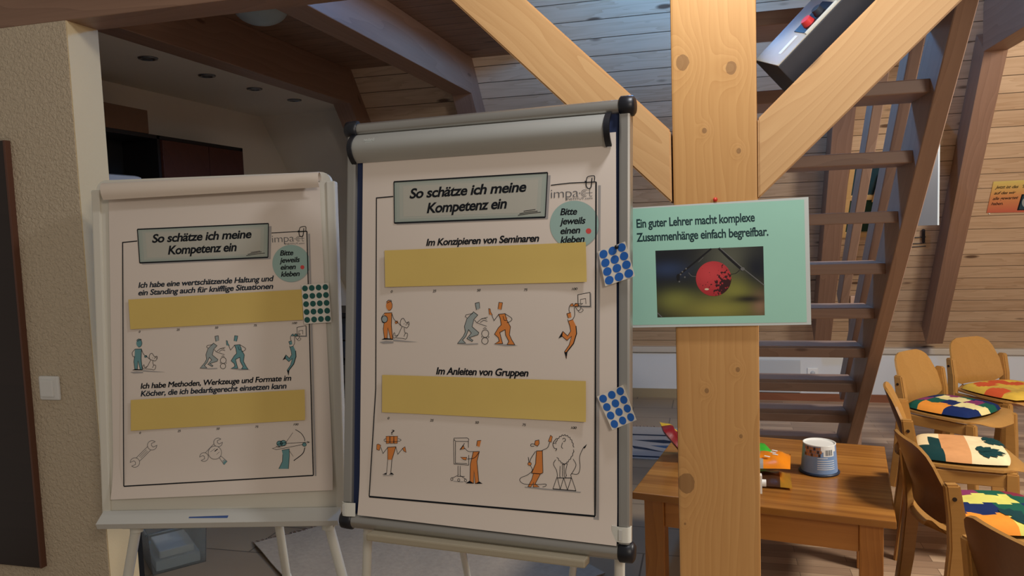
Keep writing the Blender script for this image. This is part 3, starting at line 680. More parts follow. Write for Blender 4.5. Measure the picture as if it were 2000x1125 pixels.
# poster paper on the big flipchart
PO = 0.004
mb = MB(); (tl, tr, br, bl) = sheet_poly(S, [(709, 300), (1203, 258), (1206, 1064), (702, 1004)], PO)
def curlz(y, yb, amt): return amt * max(0.0, 1 - (y - yb) / 0.12) ** 2
yb = (bl.y + br.y) / 2
n = 24
def paper_grid(mb, tl, tr, br, bl, z0, curl, mat, n=28, m=6):
    P = []
    for i in range(n + 1):
        t_ = i / n; row = []
        for j in range(m + 1):
            u = j / m; a = tl.lerp(tr, u); b = bl.lerp(br, u); q = a.lerp(b, t_)
            row.append((q.x, q.y, z0 + curl(q.y)))
        P.append(row)
    mb.shell(P, -0.0003, mat)
zf = lambda y: curlz(y, yb, 0.010)
paper_grid(mb, tl, tr, br, bl, PO, zf, 'paper')
A = Art(S, PO, mb, PO, zf)
m1 = lambda x, y: (680 + x / 3.509, 190 + y / 3.509); m2 = lambda x, y: (680 + x / 3.509, 460 + y / 3.509); m3 = lambda x, y: (680 + x / 2.812, 700 + y / 2.812)
A.T = lambda x, y: (x, y)
fl = [m1(310, 680), m1(195, 690), m2(190, 1050), m3(120, 757)]
A.stroke([(1171, 362), (1168.5, 700), (1168, 1012), (1160, 1011)], 0.006, 'shade_grey', 1)
A.stroke(fl, 0.0028); A.stroke([m3(120, 757), (960, 990), m3(1358, 865)], 0.0044); A.stroke([m3(1358, 865), m1(1700, 580)], 0.0034); A.stroke([m1(1700, 580), m1(1520, 588), m1(1390, 603)], 0.0022)
A.T = m1
title_box(A, ((315, 580), (1368, 517), (1352, 822), (318, 862)), None)
A.text('So schätze ich meine', (422, 693), (1223, 645), 64, 'ink', 0.027, 0.22, 8); A.text('Kompetenz ein', (540, 793), (1090, 760), 66, 'ink', 0.027, 0.22, 8)
for q in ([(1165, 809), (1240, 796), (1322, 788)], [(1176, 798), (1240, 786), (1300, 780)], [(1204, 781), (1285, 769)]): A.stroke(q, 0.0015, lvl=8)
paperclip(A, 1652, 583, 1.0); logo(A, (1390, 692), (1580, 682), 1675, 657, 62)
A.text('INSTITUT.com', (1497, 706), (1675, 697), 14, 'ink_grey', 0, 0, 3)
A.ellipse(1550, 872, 167, 163, 'teal', 2, 48); A.ring(1552, 874, 167, 163, 0.0014, 'mist', 1, n=48)
for t_, a, b in (('Bitte', (1453, 808), (1570, 803)), ('jeweils', (1450, 872), (1628, 865)), ('einen', (1455, 938), (1592, 930)), ('kleben', (1455, 1000), (1622, 991))): A.text(t_, a, b, 44, 'ink', 0.027, 0.22, 3)
A.ellipse(1648, 917, 19, 19, 'red', 3, 20)
A.T = m2
A.text('Im Konzipieren von Seminaren', (535, 70), (1310, 40), 45, 'ink', 0.027, 0.22); A.text('Im Anleiten von Gruppen', (603, 950), (1237, 965), 46, 'ink', 0.027, 0.22)
for t_, x, y in (('0', 300, 392), ('25', 593, 388), ('50', 896, 383), ('75', 1218, 380), ('100', 1553, 374)):
    wd = 13 * len(t_); A.text(t_, (x - wd / 2, y + 1), (x + wd / 2, y - 1), 16, 'ink', 0.012, 0.25)
fig_boy(A, 'orange', True); fig_fight(A, 'orange'); fig_jump(A, 'orange')
A.T = m3
for t_, x, y in (('0', 222, 334), ('25', 460, 346), ('50', 708, 358), ('75', 967, 371), ('100', 1240, 387)):
    wd = 10.5 * len(t_); A.text(t_, (x - wd / 2, y), (x + wd / 2, y + 1), 13, 'ink', 0.012, 0.25)
A.text('?', (236, 417), (256, 417), 24, 'ink', 0.0, 0.1)
for x in (209, 231, 252): A.fill([(x, 428), (x + 20, 427), (x + 19, 466), (x + 1, 467)], 'orange', 2); A.stroke([(x, 428), (x + 20, 427), (x + 19, 466), (x + 1, 467)], 0.001, closed=True)
A.curve([(210, 440), (198, 446), (205, 456), (245, 458), (285, 453), (290, 446), (275, 440)], w=0.0011)
A.fill([(217, 488), (263, 485), (241, 556), (217, 556)], 'orange', 2); A.stroke([(215, 488), (263, 485), (241, 556), (235, 632)], 0.0014); A.stroke([(218, 490), (218, 556), (212, 630)], 0.0011)
A.fill([(189, 637), (212, 627), (212, 638)], 'ink', 3); A.fill([(225, 637), (240, 627), (253, 638)], 'ink', 3); A.fill([(190, 641), (250, 641), (245, 645), (195, 645)], 'shade_grey', 1)
A.stroke([(217, 490), (192, 522), (180, 488)], 0.0012); A.stroke([(263, 487), (273, 526), (302, 492)], 0.0012)
for g in ([(158, 473), (166, 470), (180, 477), (172, 505), (157, 500)], [(299, 494), (313, 485), (319, 516), (306, 508)]): A.fill(g, 'orange', 2); A.stroke(g, 0.001, closed=True)
for q in ([(580, 455), (582, 438), (655, 437), (663, 443), (661, 456), (590, 455), (582, 445)], [(580, 455), (582, 580), (663, 586)], [(590, 458), (590, 575), (655, 578)], [(661, 456), (661, 490)], [(663, 530), (663, 586)], [(604, 590), (604, 640)], [(616, 590), (616, 642)], [(608, 640), (572, 657)], [(614, 642), (648, 664)], [(600, 648), (640, 648)]): A.stroke(q, 0.0012)
for x, y in ((570, 663), (608, 668), (645, 670)): A.ring(x, y, 6, 8, 0.0012, n=12)
A.fill([(575, 672), (640, 676), (630, 680), (580, 676)], 'shade_grey', 1)
A.fill([(710, 452), (731, 450), (722, 486), (706, 480)], 'orange', 2); A.stroke([(706, 480), (710, 452), (731, 450)], 0.0012)
g = [(688, 512), (721, 511), (708, 565), (718, 676), (736, 687), (699, 687), (692, 615), (690, 686), (648, 685), (670, 672), (672, 580)]
A.fill(g, 'orange', 2); A.stroke(g, 0.0014, closed=True); A.fill([(648, 686), (670, 672), (690, 686)], 'ink', 3); A.fill([(699, 688), (718, 676), (736, 688)], 'ink', 3)
A.curve([(688, 512), (660, 510), (640, 492)], w=0.0012); A.curve([(719, 516), (695, 545), (655, 553)], w=0.0014, lvl=4)
A.fill([(619, 500), (634, 478), (640, 496)], 'orange', 2); A.stroke([(614, 502), (640, 466)], 0.0014); A.stroke([(619, 500), (634, 478), (640, 496)], 0.001, closed=True)
g = [(618, 542), (636, 543), (652, 543), (648, 558), (634, 555)]; A.fill(g, 'orange', 4); A.stroke(g, 0.001, closed=True, lvl=5)
A.fill([(970, 704), (1100, 716), (1280, 733), (1275, 738), (1080, 722), (970, 709)], 'shade_grey', 1)
g = [(1028, 452), (1048, 448), (1050, 468), (1040, 482), (1024, 474)]; A.fill(g, 'orange', 2); A.stroke(g, 0.0012, closed=True); A.curve([(1024, 470), (1006, 470), (1005, 482), (1022, 482)], w=0.0014)
g = [(1035, 508), (1067, 507), (1070, 628), (1058, 634), (1008, 630), (1030, 578)]; A.fill(g, 'orange', 2); A.stroke(g, 0.0014, closed=True)
g = [(1018, 632), (1056, 635), (1028, 688), (1050, 706), (1016, 706), (1020, 680), (1004, 706), (988, 704), (1008, 666)]; A.fill(g, 'orange', 2); A.stroke(g, 0.0011, closed=True)
A.curve([(1064, 506), (1095, 490), (1108, 460)], w=0.0013); g = [(1100, 455), (1112, 422), (1122, 430), (1116, 460)]; A.fill(g, 'orange', 2); A.stroke(g, 0.001, closed=True)
A.curve([(1030, 510), (1005, 548), (998, 570)], w=0.0013); A.ellipse(997, 579, 10, 9, 'orange', 2, 14); A.ring(997, 579, 10, 9, 0.001, n=14); A.stroke([(994, 570), (990, 542)], 0.0015)
A.curve([(1002, 588), (1012, 615), (985, 640), (950, 655), (944, 672), (970, 690), (1040, 692), (1084, 690), (1086, 700), (1068, 706)], w=0.0012)
mane = []
for i in range(46):
    a = 2 * PI * i / 46; r = 1.0 + (0.05 if i % 2 else -0.03)
    x = 1187 + 52 * math.cos(a) * r; y = 500 + (78 if math.sin(a) < 0 else 80) * math.sin(a) * r
    if math.sin(a) > 0: x = 1187 + (x - 1187) * (1 - 0.45 * math.sin(a) ** 2)
    mane.append((x, y))
A.stroke([p_ for p_ in mane if not (p_[0] < 1150 and 440 < p_[1] < 510)][0:0] or mane[:20], 0.0013); A.stroke(mane[26:], 0.0013)
A.curve([(1146, 438), (1128, 460), (1126, 478), (1134, 494), (1146, 496), (1140, 508)], w=0.0014); A.stroke([(1126, 466), (1136, 466)], 0.0014); A.ring(1186, 447, 8, 9, 0.0013, n=12, a0=-160, a1=120); A.curve([(1178, 462), (1172, 485), (1180, 495)], w=0.0012)
for q in ([(1140, 556), (1128, 580), (1145, 615), (1150, 645)], [(1236, 552), (1252, 585), (1236, 620), (1222, 640)], [(1165, 590), (1163, 640)], [(1177, 580), (1178, 650)], [(1186, 580), (1188, 652)], [(1205, 575), (1195, 620), (1200, 645)], [(1150, 645), (1148, 655), (1164, 655), (1162, 640)], [(1200, 640), (1196, 655), (1225, 655), (1222, 640)], [(1228, 634), (1262, 634), (1274, 600), (1272, 540), (1290, 495), (1300, 484)]): A.curve(q, w=0.0012)
A.fill([(1292, 488), (1312, 470), (1304, 488), (1296, 496)], 'ink', 3)
A.stroke([(1146, 656), (1228, 657)], 0.0018); A.stroke([(1125, 716), (1252, 727)], 0.0018)
for q in ([(1146, 656), (1125, 716)], [(1150, 656), (1165, 719)], [(1165, 719), (1184, 656)], [(1184, 656), (1205, 723)], [(1205, 723), (1226, 657)], [(1228, 657), (1252, 727)]): A.stroke(q, 0.0012)
o = mb.build('flipchart_sheet', None, Xb, recalc=False); tag(o, 'printed sheet with orange figures and a lion hanging on the big flipchart', 'poster')

def card(S, px, off, name, label, cat, mat='yellow', group=None, lift=0.003):
    q = sheet_poly(S, px, off); mb = MB(); n = 16; P = []
    for j in range(5):
        row = []
        for i in range(n + 1):
            a = q[0].lerp(q[1], i / n).lerp(q[3].lerp(q[2], i / n), j / 4)
            e = abs(i / n - 0.5) * 2; row.append((a.x, a.y, off + lift * (e ** 6) + (lift * 0.7 if j == 4 else 0) * (i / n)))
        P.append(row)
    mb.shell(P, -0.0004, mat); return tag(mb.build(name, None, S.X()), label, cat, group)
g4 = 'yellow paper strips on the flipcharts'
card(S, [m2(253, 103), m2(1630, 45), m2(1638, 318), m2(258, 353)], PO + 0.003, 'paper_strip', 'yellow strip on the big flipchart under Im Konzipieren von Seminaren', 'paper strip', group=g4)
card(S, [m3(190, 90), m3(1307, 124), m3(1308, 348), m3(189, 295)], PO + 0.003, 'paper_strip', 'yellow strip on the big flipchart under Im Anleiten von Gruppen', 'paper strip', group=g4)

def dots(S, corners, nx, ny, off, mat, label, group, r, bend=0.0, trim=None):
    """sticker sheet: backing plus a grid of round stickers; corners px TL TR BR BL"""
    q = sheet_poly(S, corners, off); mb = MB(); P = []
    def at(u, v): return q[0].lerp(q[1], u).lerp(q[3].lerp(q[2], u), v)
    zz = lambda u, v: off + bend * max(0, u - 0.35) ** 2 + 0.2 * bend * v * v
    for j in range(7): P.append([(*at(i / 8, j / 6), zz(i / 8, j / 6)) for i in range(9)])
    mb.shell(P, -0.0003, 'sticker_white')
    o = mb.build('sticker_sheet', None, S.X()); tag(o, label, 'sticker sheet', group)
    wd = (q[1] - q[0]).length; hd = (q[3] - q[0]).length
    for j in range(ny):
        for i in range(nx):
            u, v = (i + 0.5 + (0.1 * (nx - 1 - 2 * i) / nx if False else 0)) / nx, (j + 0.5) / ny; pts = []
            d = MB()
            for k in range(20):
                a = 2 * PI * k / 20; uu, vv = u + r / wd * math.cos(a), v + r / hd * math.sin(a); pts.append((*at(uu, vv), zz(uu, vv) + 0.0005))
            d.add(pts, [list(range(20))], mat).build('dot_sticker', o, S.X(), recalc=False)
    return o
gs = 'sheets of round stickers'
c5 = lambda x, y: (1160 + x / 9.38, 460 + y / 9.38)
dots(S, [c5(75, 292), c5(575, 112), c5(760, 745), c5(212, 930)], 3, 4, 0.016, 'blue_dot', 'sheet of blue dots pinned high on the big flipchart edge, beside the upper strip', gs, 0.0098, 0.01)
o = MB().lathe([(0.0, 0.009), (0.004, 0.008), (0.005, 0.005), (0.003, 0.002), (0.0015, 0.0)], 'pin_black', seg=14).build('pushpin', None, S.X() @ Matrix.Translation((*S.uv(*c5(420, 212), 0.018), 0.0155)))
tag(o, 'tiny black pushpin holding the upper sheet of blue dots', 'pushpin')
c6 = lambda x, y: (680 + x / 2.812, 700 + y / 2.812)
dots(S, [c6(1366, 209), c6(1512, 145), c6(1588, 335), c6(1452, 392)], 3, 4, 0.016, 'blue_dot', 'sheet of blue dots low on the big flipchart edge, above the side clip', gs, 0.0092, 0.018)

# ------------------------------------------------------------------ small white flipchart at left
LEFT = Sheet((-1.394, 1.908, 1.153), 11.836, 4.235)
S = LEFT; hw, hh = 0.35, 0.4965; Xl = S.X()
fl_ = thing('flipchart_easel', 'white flipchart easel next to the plastered wall end, left of the big one', 'flipchart', (S.c.x, S.c.y, 0), math.radians(11.836))
# board with rounded upper corners
out = []
for cx, a0 in ((hw - 0.03, 0), (-hw + 0.03, 90)):
    for k in range(7):
        a = math.radians(a0 + 15 * k); out.append((cx + 0.03 * math.cos(a), hh - 0.03 + 0.03 * math.sin(a)))
out += [(-hw, -hh), (hw, -hh)]
MB().prism(out, -0.022, 0.0, 'boardwhite', axis=2).build('board_panel', fl_, Xl)
for sx in (-1, 1):
    MB().cbox((sx * hw - 0.013, -hh + 0.0, -0.026), (sx * hw + 0.013, hh - 0.028, 0.006), 'boardwhite', 0.004).build('side_rail', fl_, Xl)
a = S.uv(215, 1000); b = S.uv(666, 985)
MB().prism([(0.0, -hh + 0.012), (0.0, -hh - 0.022), (0.04, -hh - 0.03), (0.05, -hh - 0.012), (0.045, -hh - 0.004), (0.012, -hh + 0.012)], -hw - 0.004, hw + 0.004, 'traygrey', axis=0)
t_ = MB(); pf = [(0.0, -hh + 0.020), (0.0, -hh - 0.016), (0.042, -hh - 0.022), (0.050, -hh - 0.006), (0.044, -hh - 0.002), (0.010, -hh + 0.020)]
n = len(pf); vs = [(x, y, z) for x in (-hw - 0.006, hw + 0.002) for z, y in pf]
t_.add(vs, [list(range(n))[::-1], list(range(n, 2 * n))] + [(i, (i + 1) % n, n + (i + 1) % n, n + i) for i in range(n)], 'traygrey')
t_.build('pen_tray', fl_, Xl)
bx = S.uv(400, 1005, 0.05)
mk = MB(); mk.tube([(bx.x - 0.055, -hh - 0.0005, 0.030), (bx.x + 0.06, -hh + 0.001, 0.030)], 0.007, 'bluemag', 12)
tag(mk.build('marker_pen', None, Xl), 'blue marker pen lying in the tray of the white flipchart', 'marker pen')
MB().tube([(-hw + 0.04, -hh - 0.03, -0.012), (hw - 0.02, -hh - 0.03, -0.012)], 0.010, 'legwhite', 14).build('support_bar', fl_, Xl)
Wl = lambda x, y, z: Xl @ Vector((x, y, z))
for (px, fx, fy, r) in ((262, 203, 1400, 0.0145), (638, 742, 1400, 0.0145), (536, 579, 1250, 0.013)):
    u = S.uv(px, 1006); b = on_axis(fx, fy, 2, 0.0)
    lg = tube_to('leg', Wl(u.x, -hh - 0.03, -0.012 if px != 536 else -0.03), (b.x, b.y, 0.001), r, fl_, joint=0.42)
    if px != 536: MB().tube([Wl(u.x, -hh - 0.03, -0.012), Wl(u.x, -hh - 0.048, -0.012)], r + 0.004, 'legwhite', 16).build('leg_socket', lg)
# printed sheet: flat body, rolled over at the top
mb = MB(); LO = 0.006
(tl, tr, br, bl) = sheet_poly(S, [(212, 383), (624, 356), (652, 955), (222, 973)], LO)
yb = (bl.y + br.y) / 2; zf = lambda y: curlz(y, yb, 0.014)
paper_grid(mb, tl, tr, br, bl, LO, zf, 'paper')
A = Art(S, LO, mb, LO, zf)
l1 = lambda x, y: (180 + x / 3.516, 320 + y / 3.516); l2 = lambda x, y: (180 + x / 2.812, 620 + y / 2.812)
A.T = lambda x, y: (x, y)
A.stroke([l1(1490, 480), l2(1230, 868)], 0.005, 'shade_grey', 1)
A.stroke([l1(310, 530), l1(210, 540), l2(183, 923)], 0.003); A.stroke([l2(183, 923), l2(1218, 865)], 0.0034); A.stroke([l2(1218, 865), l1(1475, 462)], 0.003); A.stroke([l1(1475, 462), l1(1350, 468), l1(1232, 475)], 0.0022)
A.T = l1
title_box(A, ((312, 450), (1212, 410), (1208, 642), (328, 680)), None)
A.text('So schätze ich meine', (413, 541), (1097, 508), 55, 'ink', 0.027, 0.22, 8); A.text('Kompetenz ein', (522, 622), (995, 598), 57, 'ink', 0.027, 0.22, 8)
for q in ([(1060, 631), (1120, 620), (1187, 613)], [(1070, 621), (1165, 604)], [(1090, 609), (1155, 599)]): A.stroke(q, 0.0015, lvl=8)
paperclip(A, 1438, 466, 0.8); logo(A, (1237, 541), (1388, 533), 1457, 515, 50)
A.text('INSTITUT.com', (1325, 556), (1458, 550), 11, 'ink_grey', 0, 0, 3)
A.ellipse(1366, 683, 128, 127, 'teal', 2, 48); A.ring(1368, 685, 128, 127, 0.0014, 'mist', 1, n=48)
for t_, a, b in (('Bitte', (1290, 630), (1383, 626)), ('jeweils', (1287, 680), (1428, 673)), ('einen', (1295, 727), (1400, 722)), ('kleben', (1297, 775), (1427, 769))): A.text(t_, a, b, 34, 'ink', 0.027, 0.22, 3)
A.ellipse(1444, 710, 14, 14, 'red', 3, 20)
A.text('Ich habe eine wertschätzende Haltung und', (318, 851), (1250, 804), 36, 'ink_navy', 0.022, 0.22); A.text('ein Standing auch für knifflige Situationen', (318, 903), (1245, 857), 36, 'ink_navy', 0.022, 0.22)
A.T = l2
A.text('Ich habe Methoden, Werkzeuge und Formate im', (267, 391), (1095, 346), 29, 'ink_navy', 0.022, 0.22); A.text('Köcher, die ich bedarfsgerecht einsetzen kann', (267, 433), (1069, 389), 29, 'ink_navy', 0.022, 0.22)
for t_, x, y in (('0', 262, 84), ('25', 473, 73), ('50', 684, 62), ('75', 897, 50), ('100', 1112, 37), ('0', 265, 640), ('25', 479, 629), ('50', 692, 617), ('75', 905, 606), ('100', 1120, 593)):
    wd = 9.5 * len(t_); A.text(t_, (x - wd / 2, y), (x + wd / 2, y - 1), 11, 'ink', 0.012, 0.25)
tt = sim((215, 443, 482, 742), (210, 118, 404, 308)); A.T = lambda x, y: l2(*tt(x, y)); fig_boy(A, 'teal_dark', False)
tt2 = sim((745, 458, 1166, 758), (590, 100, 872, 290)); A.T = lambda x, y: l2(*tt2(x, y)); fig_fight(A, 'teal_dark')
tt3 = sim((1444, 390, 1664, 844), (1048, 45, 1178, 318)); A.T = lambda x, y: l2(*tt3(x, y)); fig_jump(A, 'teal_dark')
A.T = l2
def wrench(ax, ay, bx_, by_, r, hw_):
    d = Vector((bx_ - ax, by_ - ay)).normalized(); nn = Vector((-d.y, d.x)); a = Vector((ax, ay)); b = Vector((bx_, by_))
    def jaw(c, dr, tilt):
        dd = Matrix.Rotation(tilt, 2) @ dr; nd = Vector((-dd.y, dd.x)); pts = []
        base = math.atan2(dd.y, dd.x)
        for k in range(15):
            an = base + math.radians(38 + (322 - 38) * k / 14); pts.append(c + Vector((math.cos(an), math.sin(an))) * r)
        notch = [c + dd * r * 0.9 + nd * r * (-0.42), c + dd * r * 0.05 + nd * r * (-0.42), c - dd * r * 0.15, c + dd * r * 0.05 + nd * r * 0.42, c + dd * r * 0.9 + nd * r * 0.42]
        A.stroke([tuple(p) for p in pts], 0.0013, 'ink_grey'); A.stroke([tuple(p) for p in [pts[-1]] + notch + [pts[0]]], 0.0013, 'ink_grey')
    jaw(a, -d, 0.35); jaw(b, d, 0.35)
    for s_ in (-1, 1): A.stroke([tuple(a + d * r * 0.9 + nn * hw_ * s_), tuple(b - d * r * 0.9 + nn * hw_ * s_)], 0.0013, 'ink_grey')
    for s_ in (-.35, .35): A.stroke([tuple(a + d * r * 1.5 + nn * hw_ * s_), tuple(b - d * r * 1.5 + nn * hw_ * s_)], 0.0011, 'ink_grey')
wrench(236, 796, 330, 702, 26, 13)
wrench(615, 766, 692, 686, 24, 11)
A.ellipse(675, 742, 36, 36, 'paper', 4, 28); A.ring(675, 742, 36, 36, 0.0013, 'ink_grey', 5)
A.stroke([(652, 752), (690, 722)], 0.0026, 'ink', 5); A.stroke([(650, 738), (676, 720)], 0.0011, 'ink_grey', 5); A.stroke([(668, 765), (700, 738)], 0.0011, 'ink_grey', 5)
g = [(698, 768), (710, 762), (742, 790), (726, 808)]; A.stroke(g, 0.0012, 'ink_grey', closed=True); A.fill([(716, 786), (728, 778), (742, 790), (726, 808)], 'mist', 2)
A.fill([(720, 798), (738, 784), (742, 790), (726, 808)], 'teal_dark', 3)
g = [(1042, 729), (1083, 722), (1084, 760), (1080, 830), (1027, 830), (1046, 790), (1047, 752)]; A.fill(g, 'teal_dark', 2); A.stroke(g[:4], 0.0013); A.stroke(g[4:], 0.0013)
for x, y, r in ((1030, 692, 16), (1050, 690, 17)): A.ellipse(x, y, r, r * 0.9, 'teal_dark', 3, 16); A.ring(x, y, r, r * 0.9, 0.0013, lvl=4, n=16)
A.stroke([(1015, 698), (1065, 686)], 0.0014, lvl=5); A.curve([(1010, 706), (1030, 712), (1060, 700)], w=0.0013, lvl=4)
A.stroke([(1060, 692), (1190, 685)], 0.0012); A.stroke([(1030, 708), (990, 719), (1012, 726), (1175, 694)], 0.0012); A.ellipse(1166, 698, 11, 10, 'teal_dark', 3, 14); A.ring(1166, 698, 11, 10, 0.0012, lvl=4, n=14); A.stroke([(1180, 680), (1195, 685), (1182, 690)], 0.0012)
A.curve([(1116, 615), (1148, 636), (1166, 664), (1168, 680)], w=0.0016); A.curve([(1169, 714), (1156, 748), (1108, 786)], w=0.0022); A.stroke([(1103, 632), (1062, 690)], 0.0009); A.stroke([(1085, 735), (1105, 763)], 0.0009)
o = mb.build('flipchart_sheet', None, Xl, recalc=False); tag(o, 'printed sheet with teal figures, wrenches and an archer on the white flipchart', 'poster')
# the roll of paper turned over the top
tl2 = S.uv(197, 357, 0.03); tr2 = S.uv(622, 335, 0.03); bl2 = S.uv(203, 391, 0.03); br2 = S.uv(625, 366, 0.03)
P = []
for u in range(9):
    uu = u / 8; a = tl2.lerp(tr2, uu); b = bl2.lerp(br2, uu); row = []
    for k in range(15):
        t_ = k / 14
        an = math.radians(-60 + 240 * (1 - t_)); cy = (a.y + b.y) / 2; R = (a.y - b.y) / 2
        row.append((a.x + (b.x - a.x) * t_, cy + R * math.sin(an) if t_ < 1 else b.y, 0.024 + 0.020 * math.cos(an)))
    P.append(row)
tag(MB().shell(P, 0.0012, 'paper_back').build('rolled_paper', None, Xl), 'blank paper rolled over the top of the white flipchart', 'paper roll')
card(S, [l1(252, 932), l1(1440, 862), l1(1452, 1070), l2(213, 65)], LO + 0.003, 'paper_strip', 'upper yellow strip on the white flipchart, next to the green dots', 'paper strip', group=g4)
card(S, [l2(215, 453), l2(1168, 395), l2(1172, 562), l2(215, 622)], LO + 0.003, 'paper_strip', 'lower yellow strip on the white flipchart, above the wrenches', 'paper strip', group=g4)
dots(S, [l1(1436, 830), l1(1624, 818), l1(1645, 1088), l1(1456, 1100)], 4, 5, 0.014, 'green_dot', 'sheet of dark green dots on the right edge of the white flipchart', gs, 0.0085, 0.004)

# ------------------------------------------------------------------ sign on the post
SG = Sheet((0.02, FY - 0.012, 1.36), 0.0, 0.6); S = SG; Xs = S.X()
mb = MB(); q = sheet_poly(S, [(1228, 406), (1579, 384.5), (1584.5, 634), (1230, 640)], 0.0)
P = [[(*q[0].lerp(q[1], i / 6).lerp(q[3].lerp(q[2], i / 6), j / 4), 0.0) for i in range(7)] for j in range(5)]
mb.shell(P, -0.0012, 'lam')
A = Art(S, 0, mb); A.crop(1220, 380, 4.166)
A.fill([(35, 118), (1460, 40), (1482, 1038), (50, 1062)], 'green', 1)
t = NT('berry_photo'); tc = t.n('ShaderNodeTexCoord'); sxy = t.n('ShaderNodeSeparateXYZ'); t.l(tc.outputs['Object'], sxy.inputs[0])
def blob(cx, cy, rx, ry, ang=0.0):
    c, s_ = A.p(cx, cy), 1 / (4.166 * FPX / 2.02)
    x = t.math('MULTIPLY', t.math('SUBTRACT', sxy.outputs[0], c.x), 1 / (rx * s_)); y = t.math('MULTIPLY', t.math('SUBTRACT', sxy.outputs[1], c.y), 1 / (ry * s_))
    d = t.math('ADD', t.math('MULTIPLY', x, x), t.math('MULTIPLY', y, y)); return t.math('POWER', 2.718, t.math('MULTIPLY', d, -1.0))
col = rgb(34, 38, 44)
nz = t.n('ShaderNodeTexNoise'); nz.inputs['Scale'].default_value = 18; t.l(tc.outputs['Object'], nz.inputs['Vector'])
col = t.mix(t.math('MULTIPLY', nz.outputs[0], 0.5), col, rgb(24, 24, 28))
for (c_, b_) in ((rgb(48, 64, 96), (350, 610, 150, 60)), (rgb(96, 98, 84), (850, 520, 190, 170)), (rgb(128, 132, 66), (420, 860, 150, 80)), (rgb(150, 146, 70), (760, 930, 300, 90)), (rgb(140, 140, 66), (900, 780, 160, 110)), (rgb(150, 118, 92), (1100, 890, 60, 90)), (rgb(46, 42, 34), (1010, 850, 130, 30)), (rgb(30, 34, 44), (1080, 600, 110, 130))):
    col = t.mix(blob(*b_), col, c_)
t.l(col, t.b.inputs['Base Color']); t.b.inputs['Roughness'].default_value = 0.25; M['photo'] = t.m
t = NT('red_berry'); tc = t.n('ShaderNodeTexCoord'); sxy = t.n('ShaderNodeSeparateXYZ'); t.l(tc.outputs['Object'], sxy.inputs[0])
nz = t.n('ShaderNodeTexNoise'); nz.inputs['Scale'].default_value = 130; nz.inputs['Detail'].default_value = 6; t.l(tc.outputs['Object'], nz.inputs['Vector'])
k_ = blob(830, 760, 90, 110); dk = t.math('GREATER_THAN', t.math('ADD', nz.outputs[0], t.math('MULTIPLY', k_, 0.34)), 0.68)
t.l(t.mix(dk, t.mix(blob(700, 640, 150, 120), rgb(176, 44, 50), rgb(214, 72, 76)), rgb(62, 22, 28)), t.b.inputs['Base Color']); t.b.inputs['Roughness'].default_value = 0.3; M['berry'] = t.m
M['twig'] = plain('grey_twig_print', rgb(112, 112, 110), 0.3); M['twig_dark'] = plain('dark_twig_print', rgb(22, 22, 26), 0.3)
A.fill([(250, 457), (1128, 420), (1140, 982), (267, 1000)], 'photo', 2)
A.stroke([(705, 440), (560, 560), (430, 665)], 0.004, 'twig_dark', 3); A.stroke([(640, 510), (600, 550)], 0.001, 'twig', 4)
A.stroke([(765, 436), (850, 520), (960, 618)], 0.0055, 'twig_dark', 3); A.stroke([(775, 434), (870, 518), (965, 602), (1136, 738)], 0.0022, 'twig', 4)
A.stroke([(267, 962), (305, 999)], 0.0026, 'twig', 3); A.curve([(520, 635), (545, 662), (580, 668)], w=0.0012, mat='twig', lvl=3); A.curve([(860, 650), (905, 640), (935, 615)], w=0.0014, mat='twig_dark', lvl=3)
for x, y in ((500, 603), (470, 628), (490, 672), (445, 708), (455, 650)): A.ellipse(x, y, 7, 7, 'twig', 4, 10)
A.ellipse(960, 605, 18, 14, 'twig', 5, 12); A.ellipse(435, 675, 14, 30, 'twig_dark', 4, 12)
A.ellipse(724, 684, 144, 142, 'berry', 5, 48); A.ellipse(668, 770, 18, 8, 'lampwarm', 6, 12)
A.text('Ein guter Lehrer macht komplexe', (98, 270), (1060, 217), 67, 'signtext', 0.022, 0, 3); A.text('Zusammenhänge einfach begreifbar.', (98, 383), (1170, 333), 67, 'signtext', 0.022, 0, 3)
o = mb.build('laminated_sign', None, Xs, recalc=False); tag(o, 'mint green laminated sign with a red berry photo pinned to the post', 'sign')
pp = on_axis(1397, 390, 1, FY)
o = MB().lathe([(0.003, 0.0), (0.0045, 0.002), (0.003, 0.005), (0.003, 0.008), (0.0055, 0.010), (0.0055, 0.012), (0.0, 0.013)], 'pin_red', seg=16).build('pushpin', None, Matrix.Translation((pp.x, FY - 0.0, pp.z)) @ Matrix.Rotation(PI / 2, 4, 'X'))
tag(o, 'small red pushpin in the post above the green sign', 'pushpin')
# white cable hook on the post's right side
hp = on_axis(1486, 943, 1, FY + 0.03)
hk = MB().cbox((PX1, FY + 0.02, hp.z - 0.026), (PX1 + 0.006, FY + 0.04, hp.z + 0.022), 'whitepl', 0.0015).build('wall_hook'); tag(hk, 'small white hook on the right side of the pine post, above the table', 'hook')
MB().tube([(PX1 + 0.005, FY + 0.03, hp.z), (PX1 + 0.016, FY + 0.03, hp.z)], 0.009, 'whitepl', 12).build('hook_knob', hk)

